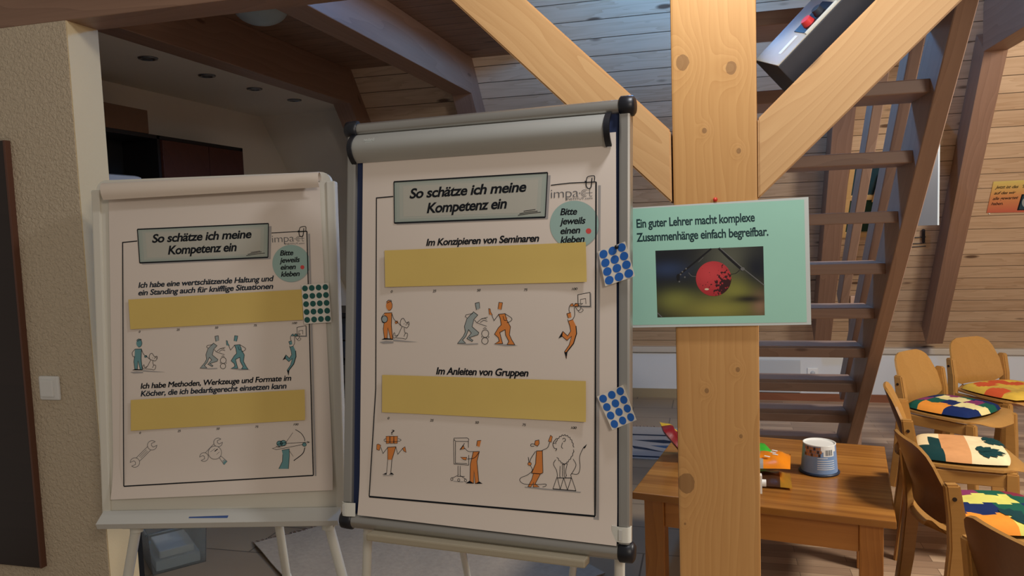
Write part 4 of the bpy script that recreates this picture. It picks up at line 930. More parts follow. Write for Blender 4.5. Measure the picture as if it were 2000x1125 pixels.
# ------------------------------------------------------------------ loudspeaker on the right brace
sq = math.sqrt(0.5); d_ = Vector((sq, 0, sq)); v_ = Vector((sq, 0, -sq)); y_ = Vector((0, 1, 0))
B0 = on_axis(1520, 131, 1, FY + 0.15)
B1 = on_axis(1644, 0, 1, FY + 0.15); d_ = Vector((B1.x - B0.x, 0, B1.z - B0.z)).normalized(); v_ = Vector((d_.z, 0, -d_.x))
w1 = (v_ * -0.42 + y_ * 0.907).normalized()      # across the back panel
w2 = (v_ * 0.907 + y_ * 0.42).normalized()
Lb, Wb_, Db = 0.36, 0.163, 0.17
Xk = Matrix(((d_.x, w1.x, 0, B0.x), (d_.y, w1.y, 0, B0.y), (d_.z, w1.z, 0, B0.z), (0, 0, 0, 1)))
nk = d_.cross(w1)
if nk.dot(w2) > 0: nk = -nk
Xk = Matrix(((d_.x, w1.x, -w2.x, B0.x), (d_.y, w1.y, -w2.y, B0.y), (d_.z, w1.z, -w2.z, B0.z), (0, 0, 0, 1)))
sp = thing('loudspeaker', 'black loudspeaker with a grey back lying on the right brace', 'loudspeaker', tuple(B0))
MB().cbox((0, 0, -Db), (Lb, Wb_, 0), 'spk', 0.002).build('cabinet', sp, Xk)
MB().cbox((0.002, 0.002, 0.0), (Lb - 0.002, Wb_ - 0.002, 0.003), 'spkback', 0.0008).build('back_panel', sp, Xk)
tcx = 0.155
tp = MB().cbox((tcx - 0.05, 0.012, 0.003), (tcx + 0.05, 0.085, 0.0045), 'capblack', 0.0006).build('terminal_plate', sp, Xk)
MB().cbox((tcx - 0.052, 0.006, 0.003), (tcx + 0.052, 0.012, 0.008), 'lam', 0.0006).build('plate_rim', tp, Xk)
MB().tube([(tcx - 0.02, 0.045, 0.0045), (tcx - 0.02, 0.045, 0.02)], [0.016, 0.013], 'termred', 16).build('red_terminal', tp, Xk)
MB().tube([(tcx + 0.015, 0.045, 0.0045), (tcx + 0.015, 0.045, 0.02)], [0.014, 0.012], 'spk', 16).build('black_terminal', tp, Xk)
MB().cbox((0.035, 0.045, 0.003), (0.095, 0.06, 0.0036), 'whitepl', 0.0001).build('paper_label', sp, Xk)

# ------------------------------------------------------------------ left wall: dark panel, switch
a = on_axis(92, 1105, 1, FY); b = on_axis(18, 275, 1, FY)
dp = MB().cbox((a.x - 0.75, FY - 0.02, a.z), (a.x - 0.008, FY, b.z), 'darkpanel', 0.002).build('wall_panel'); tag(dp, 'dark brown board hanging on the rough plaster at far left', 'board')
MB().cbox((a.x - 0.008, FY - 0.021, a.z), (a.x, FY, b.z), 'rededge', 0.001).build('panel_edge', dp)
c = on_axis(100, 757, 1, FY)
sw = MB().cbox((c.x - 0.039, FY - 0.010, c.z - 0.039), (c.x + 0.039, FY, c.z + 0.039), 'whitepl', 0.006).build('light_switch'); tag(sw, 'white light switch on the plastered wall beside the white flipchart', 'light switch')
MB().cbox((c.x - 0.029, FY - 0.017, c.z - 0.028), (c.x + 0.022, FY - 0.008, c.z + 0.028), 'whitepl', 0.004).build('rocker', sw)

# ------------------------------------------------------------------ recess at the left: cabinet, box, spots, lamp
cx = -2.80
cab = thing('wall_cabinet', 'dark wall cabinet with red-brown doors on the white wall at left', 'cabinet', (-2.915, 3.3, 1.35))
k = MB()
for z in (1.35, 1.995): k.box((-3.03, 2.3, z), (cx, 4.2, z + 0.02), 'blackwood')
for y in (2.3, 3.44, 4.18): k.box((-3.03, y, 1.35), (cx, y + 0.02, 2.015), 'blackwood')
k.box((-3.03, 2.3, 1.35), (-3.02, 4.2, 2.0), 'shelfback'); k.box((-3.03, 2.32, 1.66), (cx - 0.02, 3.44, 1.68), 'blackwood'); k.build('carcass', cab)
for y0, y1 in ((3.463, 3.845), (3.85, 4.177)): MB().cbox((cx - 0.004, y0, 1.372), (cx + 0.014, y1, 1.992), 'mahog', 0.002).build('door', cab)
o = MB().cbox((-3.0, 2.95, 1.681), (cx - 0.03, 3.36, 1.80), 'white', 0.03).build('white_box'); tag(o, 'pale rounded box standing in the open shelf of the dark cabinet', 'box')
o = MB().cbox((-3.02, 2.5, 2.016), (cx, 3.385, 2.135), 'cardboard', 0.003).build('brown_box'); tag(o, 'brown flat box on top of the dark wall cabinet', 'box')
for i, (px, py, lb) in enumerate(((289, 113, 'ceiling spotlight in the white soffit, first from the plastered wall end'), (404, 147, 'ceiling spotlight in the white soffit, second from the plastered wall end'), (497, 173, 'ceiling spotlight in the white soffit, third from the plastered wall end'), (575, 195, 'ceiling spotlight in the white soffit, the farthest one'))):
    p = on_axis(px, py, 2, 2.30)
    sl = MB().lathe([(0.026, -0.004), (0.030, -0.008), (0.042, -0.006), (0.044, 0.0), (0.026, 0.0)], 'chrome', tuple(p), 24).build('ceiling_spotlight'); tag(sl, lb, 'spotlight', 'recessed spotlights in the soffit')
    MB().lathe([(0.0, -0.003), (0.026, -0.004), (0.026, -0.001)], 'bulb', tuple(p), 20).build('lamp_glass', sl)
p = on_axis(510, 30, 2, 2.47)
cl = thing('ceiling_lamp', 'round frosted ceiling lamp on the dark boards at upper left', 'lamp', (p.x, p.y, 2.52))
MB().lathe([(0.13, 0.0), (0.13, -0.018), (0.12, -0.018)], 'chrome', (p.x, p.y, 2.52), 32).build('lamp_base', cl)
MB().lathe([(0.12 * math.cos(a), -0.018 - 0.075 * math.sin(a)) for a in [i * PI / 20 for i in range(10)]] + [(0.0, -0.093)], 'frost', (p.x, p.y, 2.52), 32).build('lamp_shade', cl)
# dark rack seen between the flipcharts
rk = thing('media_rack', 'dark rack with equipment seen in the gap between the two flipcharts', 'rack', (-2.27, 4.6, 0))
k = MB()
for z in (0.0, 0.40, 0.62, 0.93): k.box((-2.75, 4.4, z), (-1.9, 4.85, z + 0.028), 'blackwood')
k.box((-2.75, 4.83, 0), (-1.9, 4.85, 0.93), 'greywhite'); k.box((-2.75, 4.4, 0), (-2.72, 4.85, 0.93), 'blackwood'); k.box((-1.93, 4.4, 0), (-1.9, 4.85, 0.93), 'blackwood'); k.build('frame', rk)
o = MB().cbox((-2.7, 4.42, 0.78), (-1.96, 4.8, 0.925), 'spk', 0.004).cbox((-2.68, 4.418, 0.66), (-1.98, 4.8, 0.77), 'spk', 0.004)
o = o.build('hifi_unit'); tag(o, 'dark equipment on the top shelf of the rack between the flipcharts', 'hifi unit')
# things on the floor under the white flipchart
p0 = on_axis(266, 1125, 2, 0)
o = MB().cbox((p0.x, p0.y - 0.17, 0), (p0.x + 0.075, p0.y - 0.03, 0.36), 'shelfback', 0.006).build('black_case'); tag(o, 'upright black case on the floor under the white flipchart', 'case')
a = on_axis(409, 1097, 2, 0); b = on_axis(308, 1124, 2, 0)
dx = (a - b); L = dx.length; dx.normalize(); dy = Vector((-dx.y, dx.x, 0))
Xc = Matrix(((dx.x, dy.x, 0, b.x), (dx.y, dy.y, 0, b.y), (0, 0, 1, 0), (0, 0, 0, 1)))
pb = thing('storage_box', 'clear plastic storage box on the floor under the white flipchart', 'box', tuple(b), math.atan2(dx.y, dx.x))
LL, WW, HH = L + 0.04, 0.36, 0.19; k = MB(); th = 0.003
def rim(o, z, e): return [(-0.03 - e, -e, z), (L + e, -e, z), (L + e, WW + e, z), (-0.03 - e, WW + e, z)]
r0, r1, r2, r3 = rim(0, 0.0, -0.012), rim(0, HH, 0.0), rim(0, HH, -th), rim(0, th, -0.012 - th)
vs = r0 + r1 + r2 + r3
fs = [(3, 2, 1, 0)] + [(i, (i + 1) % 4, 4 + (i + 1) % 4, 4 + i) for i in range(4)] + [(4 + i, 4 + (i + 1) % 4, 8 + (i + 1) % 4, 8 + i) for i in range(4)] + [(8 + i, 8 + (i + 1) % 4, 12 + (i + 1) % 4, 12 + i) for i in range(4)] + [(12, 13, 14, 15)]
k.add(vs, fs, 'clear').build('tub', pb, Xc)
rr = rim(0, HH, 0.004)
MB().tube([rr[0], rr[1], rr[2], rr[3], rr[0]], 0.005, 'clear', 8).build('rim', pb, Xc)
o = MB().cbox((0.0, 0.03, 0.004), (L - 0.03, WW - 0.05, 0.05), 'greywhite', 0.006).cbox((0.02, 0.05, 0.051), (L - 0.05, WW - 0.10, 0.085), 'white', 0.006).build('paper_stack', None, Xc); tag(o, 'stack of papers inside the clear storage box', 'papers')

# ------------------------------------------------------------------ rugs
a = on_axis(497, 1066, 2, 0); b = on_axis(658, 1024, 2, 0); c = on_axis(539, 1124, 2, 0)
e1 = (b - a); e1.z = 0; e1.normalize(); e2 = Vector((e1.y, -e1.x, 0))
rw, rl = 1.09, 1.27
Xr = Matrix(((e1.x, e2.x, 0, a.x), (e1.y, e2.y, 0, a.y), (0, 0, 1, 0), (0, 0, 0, 1)))
rg = thing('woven_rug', 'cream woven rug with a fringe on the floor under the flipcharts', 'rug', tuple(a), math.atan2(e1.y, e1.x))
P = [[(i / 20 * rw, j / 30 * rl, 0.008 + 0.002 * math.sin(i * 1.3 + j * 0.7)) for j in range(31)] for i in range(21)]
MB().shell(P, 0.006, 'rug').build('weave', rg, Xr)
k = MB()
for i in range(int(rw / 0.022)):
    x = 0.01 + i * 0.022; k.tube([(x, 0.005, 0.006), (x + random.uniform(-.008, .008), -0.02, 0.006), (x + random.uniform(-.012, .012), -0.05, 0.004)], [0.004, 0.0035, 0.001], 'fringe', 6)
o = k.build('fringe', rg, Xr); o['kind'] = 'stuff'
bg0 = Vector((-1.3, 4.62, 0)); rb = thing('patterned_rug', 'grey rug with blue zigzag pattern behind the table, near the back wall', 'rug', tuple(bg0))
k = MB().cbox((-1.3, 4.66, 0.0), (-0.10, 5.40, 0.008), 'ruggrey', 0.002)
def flat(pts, m, z=0.0088): k.add([(x, y, z) for x, y in pts], [list(range(len(pts)))], m)
flat([(-1.3, 5.17), (-0.10, 5.17), (-0.10, 5.20), (-1.3, 5.20)], 'rugdark'); flat([(-1.3, 4.68), (-0.10, 4.68), (-0.10, 4.71), (-1.3, 4.71)], 'rugdark')
for x in (-1.25, -0.88, -0.51):
    flat([(x, 5.05), (x + .2, 5.00), (x + .33, 5.02), (x + .2, 5.08)], 'rugdark'); flat([(x + .12, 4.94), (x + .35, 4.82), (x + .36, 4.96)], 'rugblue'); flat([(x, 4.92), (x + .02, 4.86), (x + .22, 4.80), (x + .10, 4.88)], 'rugdark')
k.build('weave', rb, recalc=False)
k = MB()
for i in range(47): k.tube([(-1.29 + i * 0.025, 5.40, 0.004), (-1.29 + i * 0.025 + random.uniform(-.01, .01), 5.45, 0.003)], [0.004, 0.002], 'fringe', 6)
o = k.build('fringe', rb); o['kind'] = 'stuff'

# ------------------------------------------------------------------ staircase
SX0, SX1 = 0.0, 0.70
st = thing('staircase', 'steep open brown wooden staircase behind the post', 'staircase', (0.36, 4.3, 0))
RISE, RUN = 0.2115, 0.2095; Y2 = 4.230
def tread_y(k_): return Y2 - RUN * (k_ - 2)
sl_lo = lambda y: 0.35 + (4.20 - y) * 1.010            # underside line of the stringer
def stringer(x0, x1):
    yb0 = 4.20 + 0.35 / 1.010; up = 0.30
    yt = 1.0
    # along-slope frame for the grain
    p0 = Vector(((x0 + x1) / 2, yb0, 0)); dr = Vector((0, -1, 1.010)).normalized(); X = frame_x(p0, dr, (0, 1, 1)); Xi = X.inverted()
    ztop = 2.95
    prof = [(yb0, 0), (yb0 + up, 0), (4.20 + up - (ztop - 0.35) / 1.010, ztop), (4.20 - (ztop - 0.35) / 1.010, ztop)]
    vs = [Xi @ Vector((x, y, z)) for x in (x0, x1) for y, z in prof]
    bm = bmesh.new(); bv = [bm.verts.new(v) for v in vs]
    for f in ((0, 1, 2, 3), (7, 6, 5, 4), (0, 4, 5, 1), (1, 5, 6, 2), (2, 6, 7, 3), (3, 7, 4, 0)): bm.faces.new([bv[i] for i in f])
    bmesh.ops.bevel(bm, geom=list(bm.edges), offset=0.003, segments=1, affect='EDGES')
    MB().bm(bm, 'stair').build('stringer', st, X)
stringer(SX0 - 0.058, SX0); stringer(SX1, SX1 + 0.058)
for k_ in range(1, 13):
    y = tread_y(k_); z = RISE * k_
    timber('tread', (SX0 - 0.001, y + 0.12, z - 0.0225), (SX1 + 0.001, y + 0.12, z - 0.0225), 0.24, 0.045, (0, 0, 1), 'stair', st, c=0.004)
def rail(nm, a, b, w_, dep):
    a, b = Vector(a), Vector(b); d = (b - a).normalized(); up = Vector((0, 1, 1.0)); up = (up - d * up.dot(d)).normalized()
    timber(nm, a + up * dep / 2, b + up * dep / 2, w_, dep, up, 'stair', st)
def ext(a, b, z): a, b = Vector(a), Vector(b); return a + (b - a) * ((z - a.z) / (b.z - a.z))
hA0, hA1 = (0.722, 4.545, 0.953), (0.722, 3.653, 1.950); hB0, hB1 = (0.722, 4.505, 0.44), (0.722, 3.18, 1.887)
rail('handrail', hA0, ext(hA0, hA1, 3.1), 0.045, 0.11); rail('middle_rail', hB0, ext(hB0, hB1, 2.9), 0.045, 0.10)
timber('newel_post', (0.79, 4.58, 0.0), (0.79, 4.58, 1.02), 0.06, 0.06, (0, 1, 0), 'stair', st)

# poster and sheet on the roof slope
RS = Sheet((1.8, roofY(1.55) , 1.55), 0, 0)
RS.ey = Vector((0, -1 / 1.139, 1)).normalized() ; RS.ex = Vector((1, 0, 0)); RS.ez = RS.ex.cross(RS.ey); RS.c = Vector((1.8, roofY(1.55), 1.55))
t = NT('orange_poster'); tc = t.n('ShaderNodeTexCoord'); sx_ = t.n('ShaderNodeSeparateXYZ'); t.l(tc.outputs['Object'], sx_.inputs[0])
cr = t.n('ShaderNodeValToRGB'); t.l(t.math('MULTIPLY_ADD', sx_.outputs[1], 1 / 0.26, 0.5), cr.inputs[0])
cr.color_ramp.elements[0].color = rgb(206, 104, 84); cr.color_ramp.elements[1].color = rgb(226, 206, 118); e = cr.color_ramp.elements.new(0.55); e.color = rgb(222, 154, 96)
t.l(cr.outputs[0], t.b.inputs['Base Color']); t.b.inputs['Roughness'].default_value = 0.3; M['sunset'] = t.m
mb = MB(); q = sheet_poly(RS, [(1940.5, 355), (2040, 350), (2030, 414), (1927, 415.5)], 0.004)
P = [[(*q[0].lerp(q[1], i / 4).lerp(q[3].lerp(q[2], i / 4), j / 4), 0.004) for i in range(5)] for j in range(5)]
mb.shell(P, -0.001, 'sunset'); A = Art(RS, 0.004, mb, 0.004); A.crop(1900, 330, 11.25)
for t_, a, b in (("Jetzt ist das", (490, 432), (995, 415)), ("auf das wir", (462, 560), (935, 542)), ("alle gewartet", (430, 682), (990, 655)), ("haben.", (398, 795), (662, 785))): A.text(t_, a, b, 62, 'ink', 0.012, 0.2, 2)
A.text("'s", (1080, 410), (1150, 408), 62, 'ink', 0.01, 0.2, 2)
A.fill([(1075, 555), (1500, 540), (1480, 900), (970, 908)], 'ink', 2); A.fill([(1100, 575), (1480, 560), (1460, 880), (1010, 888)], 'glassblue', 3); A.ellipse(1170, 740, 90, 110, 'mist', 4)
o = mb.build('text_poster', None, RS.X(), recalc=False); tag(o, 'yellow to orange poster with black lettering on the roof boards at right edge', 'poster')
o = tag(MB().lathe([(0.004, 0), (0.005, 0.003), (0.0, 0.005)], 'whitepl', seg=10).build('pushpin', None, RS.X() @ Matrix.Translation((*RS.uv(1932, 417), 0.0005))), 'tiny white pushpin at the lower corner of the orange poster', 'pushpin')
a = on_axis(1833, 300, 1, 5.02); b = on_axis(1786, 441, 1, 5.02)
zt = 2.30 - (5.02 + 0.0 - PB.y) * 1.139 - 0.003
o = MB().cbox((b.x - 0.03, 5.0, b.z), (a.x, 5.006, zt - 0.01), 'translucent', 0.001).build('acrylic_sheet')
tag(o, 'grey sheet hanging from the roof boards behind the stair, left of the right rafter', 'sheet')
MB().cbox((a.x - 0.008, 4.998, b.z), (a.x + 0.002, 5.008, zt - 0.01), 'lam', 0.001).build('sheet_edge', o)
# dark clip with two thin cables under the grey sheet
q0 = roof_local(1.36, 1.33, 0.0)
ck = thing('cable_clip', 'small black clip with thin cables on the roof boards beside the right rafter', 'clip', tuple(q0))
k = MB(); pa = rp(1803, 447); pb_ = rp(1803, 470)
k.tube([pa - ROOF_N * 0.012, pb_ - ROOF_N * 0.012], 0.010, 'capblack', 10); k.build('clip_body', ck)
for y_ in (462, 474, 480): MB().tube([rp(1740, y_ + 4) - ROOF_N * 0.004, rp(1808, y_) - ROOF_N * 0.004], 0.003, 'capblack', 6).build('cable', ck)
# small white fitting on the rafter behind the stair
p = on_axis(1588, 488, 0, 0.735)
fx = MB().cbox((0.725 - 0.035, p.y - 0.05, p.z - 0.001), (0.735, p.y + 0.03, p.z + 0.075), 'whitepl', 0.014).cbox((0.725 - 0.035, p.y - 0.05, p.z - 0.078), (0.735, p.y + 0.03, p.z - 0.003), 'whitepl', 0.014).build('wall_sensor')
tag(fx, 'small white two-part fitting on the rafter beside the green sign', 'fitting')

# ------------------------------------------------------------------ table and snacks
TH = 0.50; TA = math.radians(-9.3)
tnr = Vector((0.562, 2.548, 0)); ex_ = Vector((math.cos(TA), math.sin(TA), 0)); ey_ = Vector((-math.sin(TA), math.cos(TA), 0))
TW, TD = 0.855, 0.86
Xt = Matrix(((ex_.x, ey_.x, 0, tnr.x), (ex_.y, ey_.y, 0, tnr.y), (0, 0, 1, 0), (0, 0, 0, 1)))   # local: x from -TW to 0, y 0..TD
tb = thing('low_table', 'low honey coloured pine table behind the post with snacks on it', 'table', tuple(Xt @ Vector((-TW / 2, TD / 2, 0))), TA)
MB().cbox((-TW, 0, TH - 0.026), (0, TD, TH), 'tabletop', 0.004)
def table_top_mat():
    t = NT('striped_pine_top'); tc = t.n('ShaderNodeTexCoord'); sx_ = t.n('ShaderNodeSeparateXYZ'); t.l(tc.outputs['Object'], sx_.inputs[0])
    row = t.math('DIVIDE', sx_.outputs[1], 0.052); wn = t.n('ShaderNodeTexWhiteNoise', noise_dimensions='1D'); t.l(t.math('FLOOR', row), wn.inputs['W'])
    mp = t.n('ShaderNodeMapping'); mp.inputs['Scale'].default_value = (1.2, 26, 1); t.l(tc.outputs['Object'], mp.inputs[0])
    nz = t.n('ShaderNodeTexNoise'); nz.inputs['Scale'].default_value = 1.6; nz.inputs['Detail'].default_value = 5; t.l(mp.outputs[0], nz.inputs['Vector'])
    f = t.math('ADD', t.math('MULTIPLY', nz.outputs[0], 1.3), t.math('MULTIPLY', wn.outputs[0], 0.35)); f = t.math('SUBTRACT', f, 0.38)
    f = t.math('MINIMUM', t.math('MAXIMUM', f, 0.0), 1.0)
    col = t.mix(f, rgb(184, 126, 58), rgb(118, 68, 27))
    mk = t.n('ShaderNodeMapping'); mk.inputs['Scale'].default_value = (2.5, 7, 1); t.l(tc.outputs['Object'], mk.inputs[0]); vo = t.n('ShaderNodeTexVoronoi'); vo.inputs['Scale'].default_value = 1.0; t.l(mk.outputs[0], vo.inputs['Vector'])
    kf = t.math('LESS_THAN', vo.outputs['Distance'], 0.045); col = t.mix(t.math('MULTIPLY', kf, 0.7), col, rgb(80, 44, 20))
    t.l(col, t.b.inputs['Base Color']); t.b.inputs['Roughness'].default_value = 0.22; return t.m
M['tabletop'] = table_top_mat()
MB().cbox((-TW, 0, TH - 0.026), (0, TD, TH), 'tabletop', 0.004).build('tabletop', tb, Xt)
lw = 0.072
def loc(x, y, z): return Xt @ Vector((x, y, z))
for x in (-TW + 0.035 + lw / 2, -0.035 - lw / 2):
    for y in (0.035 + lw / 2, TD - 0.035 - lw / 2):
        timber('leg', loc(x, y, 0), loc(x, y, TH - 0.026), lw, lw, ey_, 'table', tb)
x0, x1 = -TW + 0.035 + lw, -0.035 - lw
for y in (0.055, TD - 0.055): timber('apron', loc(x0, y, TH - 0.08), loc(x1, y, TH - 0.08), 0.022, 0.105, (0, 0, 1), 'table', tb)
for x in (-TW + 0.055, -0.055): timber('apron', loc(x, 0.035 + lw, TH - 0.08), loc(x, TD - 0.035 - lw, TH - 0.08), 0.022, 0.105, (0, 0, 1), 'table', tb)

# snack can (turned upside down)
cp = on_axis(1600, 921, 2, TH)
can = thing('snack_can', 'blue and white snack tub standing on the table', 'tub', (cp.x, cp.y, TH))
R0, R1, CH = 0.066, 0.058, 0.115
MB().lathe([(0.0, 0.001), (R0 + 0.006, 0.001), (R0 + 0.008, 0.006), (R0 + 0.003, 0.010), (R0, 0.010)], 'darkblue', (cp.x, cp.y, TH), 40).build('base_rim', can)
def can_p(a, z, e=0.0):
    r = R0 + (R1 - R0) * (z - 0.01) / (CH - 0.01) + e; return (cp.x + r * math.cos(a), cp.y + r * math.sin(a), TH + z)
a_cam = math.atan2(-cp.y, -cp.x)
P = [[can_p(2 * PI * i / 40, z) for i in range(41)] for z in (0.010, 0.03, 0.05, 0.07, 0.09, CH - 0.003)]
k = MB().grid(P, 'bluelabel', True)
def cf(i, j): return None
def lab(a0, a1, z0, z1, mat, e):
    n = max(2, int(abs(a1 - a0) / 0.08)); k.grid([[can_p(a_cam + a0 + (a1 - a0) * i / n, z, e) for i in range(n + 1)] for z in (z0, z1)], mat, True)
lab(0.10, 1.15, 0.092, CH - 0.003, 'whitepl', 0.0003); lab(0.25, 0.95, 0.075, CH - 0.003, 'whitepl', 0.0004)
for i in range(9): lab(0.36 + i * 0.055, 0.36 + i * 0.055 + (0.03 if i % 3 else 0.018), 0.079, 0.10, 'ink', 0.0007)
for z in (0.068, 0.058, 0.05, 0.042, 0.034, 0.027): lab(-0.1, 0.95 if z != 0.068 else 0.5, z, z + 0.0022, 'whitepl', 0.0005)
for i in range(7):
    for j in range(3):
        aa = -0.95 + i * 0.15 + (j % 2) * 0.07; zz = 0.074 + j * 0.012; lab(aa, aa + 0.13, zz, zz + 0.011, 'nut' if (i + j) % 3 else 'bag_brown', 0.0006)
k.build('paper_label', can, recalc=False)
MB().lathe([(R1, CH - 0.004), (R1 + 0.0015, CH), (R1 - 0.002, CH + 0.001), (R1 - 0.004, CH - 0.008), (0.0, CH - 0.010)], 'whitepl', (cp.x, cp.y, TH), 40).build('recessed_end', can)

def pillow_bag(name, label, p0, ang, L, W, H, mats, z0, group='snack bags on the table', crimp=0.02, tilt=None):
    """foil bag lying flat: pillow with crimped ends; mats: list of (u_limit, material)"""
    n, m = 18, 12; k = MB()
    def mf(i, j):
        u = i / n
        for lim, mm in mats:
            if callable(lim):
                if lim(u, j / m): return mm
            elif u <= lim: return mm
        return mats[-1][1]
    for s_ in (1, -1):
        P = []
        for i in range(n + 1):
            u = i / n; row = []
            e = min(1.0, min(u, 1 - u) / 0.18); e = math.sin(e * PI / 2)
            for j in range(m + 1):
                v = j / m; h = H * e * (math.sin(PI * v) ** 0.6) * (1 + 0.10 * math.sin(u * 23 + v * 9))
                row.append(((u - 0.5) * L, (v - 0.5) * W * (1 - 0.06 * e), (h * 0.78 if s_ > 0 else -h * 0.22)))
            P.append(row)
        k.grid(P if s_ > 0 else [r[::-1] for r in P], mats[-1][1], True, (mf if s_ > 0 else None))
    X = Matrix.Translation((p0[0], p0[1], z0)) @ Matrix.Rotation(ang, 4, 'Z')
    if tilt: X = X @ Matrix.Rotation(tilt, 4, 'Y')
    return tag(k.build(name, None, X), label, 'snack bag', group), X
b1 = on_axis(1500, 925, 2, TH + 0.03)
o, Xg = pillow_bag('snack_bag', 'dark brown and gold snack bag lying beneath the orange one', (0.160, 2.88), math.radians(-3), 0.24, 0.17, 0.03, [(0.12, 'bag_gold'), (0.82, 'bag_brown'), (2, 'bag_gold')], TH + 0.008)
o, Xg = pillow_bag('snack_bag', 'orange and grey snack bag on the table right of the post', (0.165, 2.95), math.radians(-6), 0.24, 0.19, 0.04, [(lambda u, v: v > 0.80 and u < 0.72, 'bag_lime'), (lambda u, v: u < 0.52 + 0.12 * abs(v - 0.5), 'bag_grey'), (2, 'bag_orange')], TH + 0.052, tilt=math.radians(-4))
k = MB()
for (x, y) in ((0.055, 0.03), (0.05, 0.005), (0.058, -0.02), (0.03, -0.045)):
    k.add([(x, y, 0.0335), (x + 0.02, y - 0.006, 0.031), (x + 0.022, y + 0.004, 0.031), (x + 0.002, y + 0.010, 0.0335)], [(0, 1, 2, 3)], 'whitepl')
k.build('printed_mark', o, Xg)
pillow_bag('snack_bag', 'green snack bag at the back, peeking out beside the post', (0.150, 3.19), math.radians(14), 0.17, 0.12, 0.035, [(2, 'bag_green')], TH + 0.02)
pillow_bag('snack_bag', 'red and yellow snack bag on the table left of the post', (-0.150, 3.11), math.radians(10), 0.16, 0.15, 0.045, [(lambda u, v: v > 0.45, 'bag_yellow'), (2, 'bag_red')], TH + 0.072, tilt=math.radians(52))

# ------------------------------------------------------------------ chairs
def leg_prof(k, prof, y0, y1, mat):
    """prof: list of (x_back, x_front, z)"""
    bm = bmesh.new(); rows = []
    for xb, xf, z in prof: rows.append([bm.verts.new((xb, y0, z)), bm.verts.new((xf, y0, z)), bm.verts.new((xf, y1, z)), bm.verts.new((xb, y1, z))])
    for a, b in zip(rows, rows[1:]):
        for i in range(4): bm.faces.new((a[i], a[(i + 1) % 4], b[(i + 1) % 4], b[i]))
    bm.faces.new(rows[0][::-1]); bm.faces.new(rows[-1])
    es = [e for e in bm.edges if abs(e.verts[0].co.z - e.verts[1].co.z) > 1e-4 or e.verts[0].co.z > prof[-1][2] - 1e-4 and e.verts[1].co.z > prof[-1][2] - 1e-4]
    bmesh.ops.bevel(bm, geom=es, offset=0.006, segments=2, affect='EDGES'); k.bm(bm, mat); return k
SEAT = 0.435
def make_chair(label):
    t_ = thing('stacking_chair', label, 'chair', group='bent plywood chairs')
    for s_ in (-1, 1):
        y0, y1 = (0.178, 0.212) if s_ > 0 else (-0.212, -0.178)
        lg = leg_prof(MB(), [(-0.060, -0.018, 0.0), (-0.035, 0.012, 0.20), (-0.018, 0.035, 0.40), (-0.022, 0.030, 0.50), (-0.034, 0.010, 0.61)], y0, y1, 'beech').build('rear_leg', t_)
        MB().tube([(-0.008, s_ * 0.212, 0.565), (-0.008, s_ * 0.2145, 0.565)], 0.007, 'hook_brown', 10).build('bolt', lg)
        leg_prof(MB(), [(0.360, 0.398, 0.0), (0.345, 0.392, 0.25), (0.338, 0.386, SEAT - 0.016)], y0, y1, 'beech').build('front_leg', t_)
        MB().cbox((0.030, y0 + 0.006, SEAT - 0.075), (0.345, y1 - 0.006, SEAT - 0.022), 'beech', 0.003).build('side_rail', t_)
    # seat: superellipse plywood, dished, front edge rolled down
    P = []; n, m = 16, 16
    for i in range(n + 1):
        u = -1 + 2 * i / n; row = []
        hwid = 0.215 * (1 - 0.12 * max(0, -u) ) * (1 - abs(u) ** 7 * 0.55)
        for j in range(m + 1):
            v = -1 + 2 * j / m; x = 0.195 + 0.245 * u * (1 - 0.10 * abs(v) ** 4); y = hwid * v
            z = SEAT - 0.012 * (1 - u * u) * (1 - v * v) - 0.035 * max(0, u - 0.72) ** 2 / 0.08 - 0.002
            row.append((x, y, z))
        P.append(row)
    MB().shell(P, -0.011, 'beech').build('seat', t_)
    prof = [(0.0, 0.120), (0.05, 0.155), (0.12, 0.178), (0.22, 0.1915), (0.34, 0.194), (0.46, 0.192), (0.52, 0.178), (0.64, 0.168), (0.78, 0.158), (0.89, 0.142), (0.96, 0.116), (1.0, 0.082)]
    P = []
    for v, wd in prof:
        z = 0.450 + 0.262 * v
        row = []
        for j in range(17):
            y = wd * (-1 + 2 * j / 16)
            row.append((0.004 - 0.34 * max(0, z - 0.50) + 0.9 * y * y - 0.02, y, z))
        P.append(row)
    MB().shell(P, 0.010, 'beech', 'beech_brown').build('backrest', t_)
    return t_
def copy_thing(src, label):
    r = src.copy(); COL.objects.link(r); r['label'] = label
    for ch in src.children:
        c = ch.copy(); COL.objects.link(c); c.parent = r
        for g_ in ch.children:
            d = g_.copy(); COL.objects.link(d); d.parent = c
    return r
CH = [((0.725, 2.81), 6, 'wooden chair next to the table corner, its dark brown back turned to us'),
      ((0.838, 3.615), -10.3, 'wooden chair seen edge-on just beyond the table, leaf print cushion on it'),
      ((1.114, 4.506), -43.8, 'wooden chair against the white wall with a navy and orange patchwork cushion'),
      ((1.543, 5.01), -59.3, 'wooden chair farthest back with a yellow and red cushion'),
      ((0.74, 2.01), 20, 'nearest wooden chair, its curved back cut by the lower right corner')]
c0 = make_chair(CH[0][2]); chairs = [c0] + [copy_thing(c0, l_) for _, _, l_ in CH[1:]]
for ch_, ((x, y), a, _) in zip(chairs, CH):
    ch_.matrix_basis = Matrix.Translation((x, y, 0)) @ Matrix.Rotation(math.radians(a), 4, 'Z')

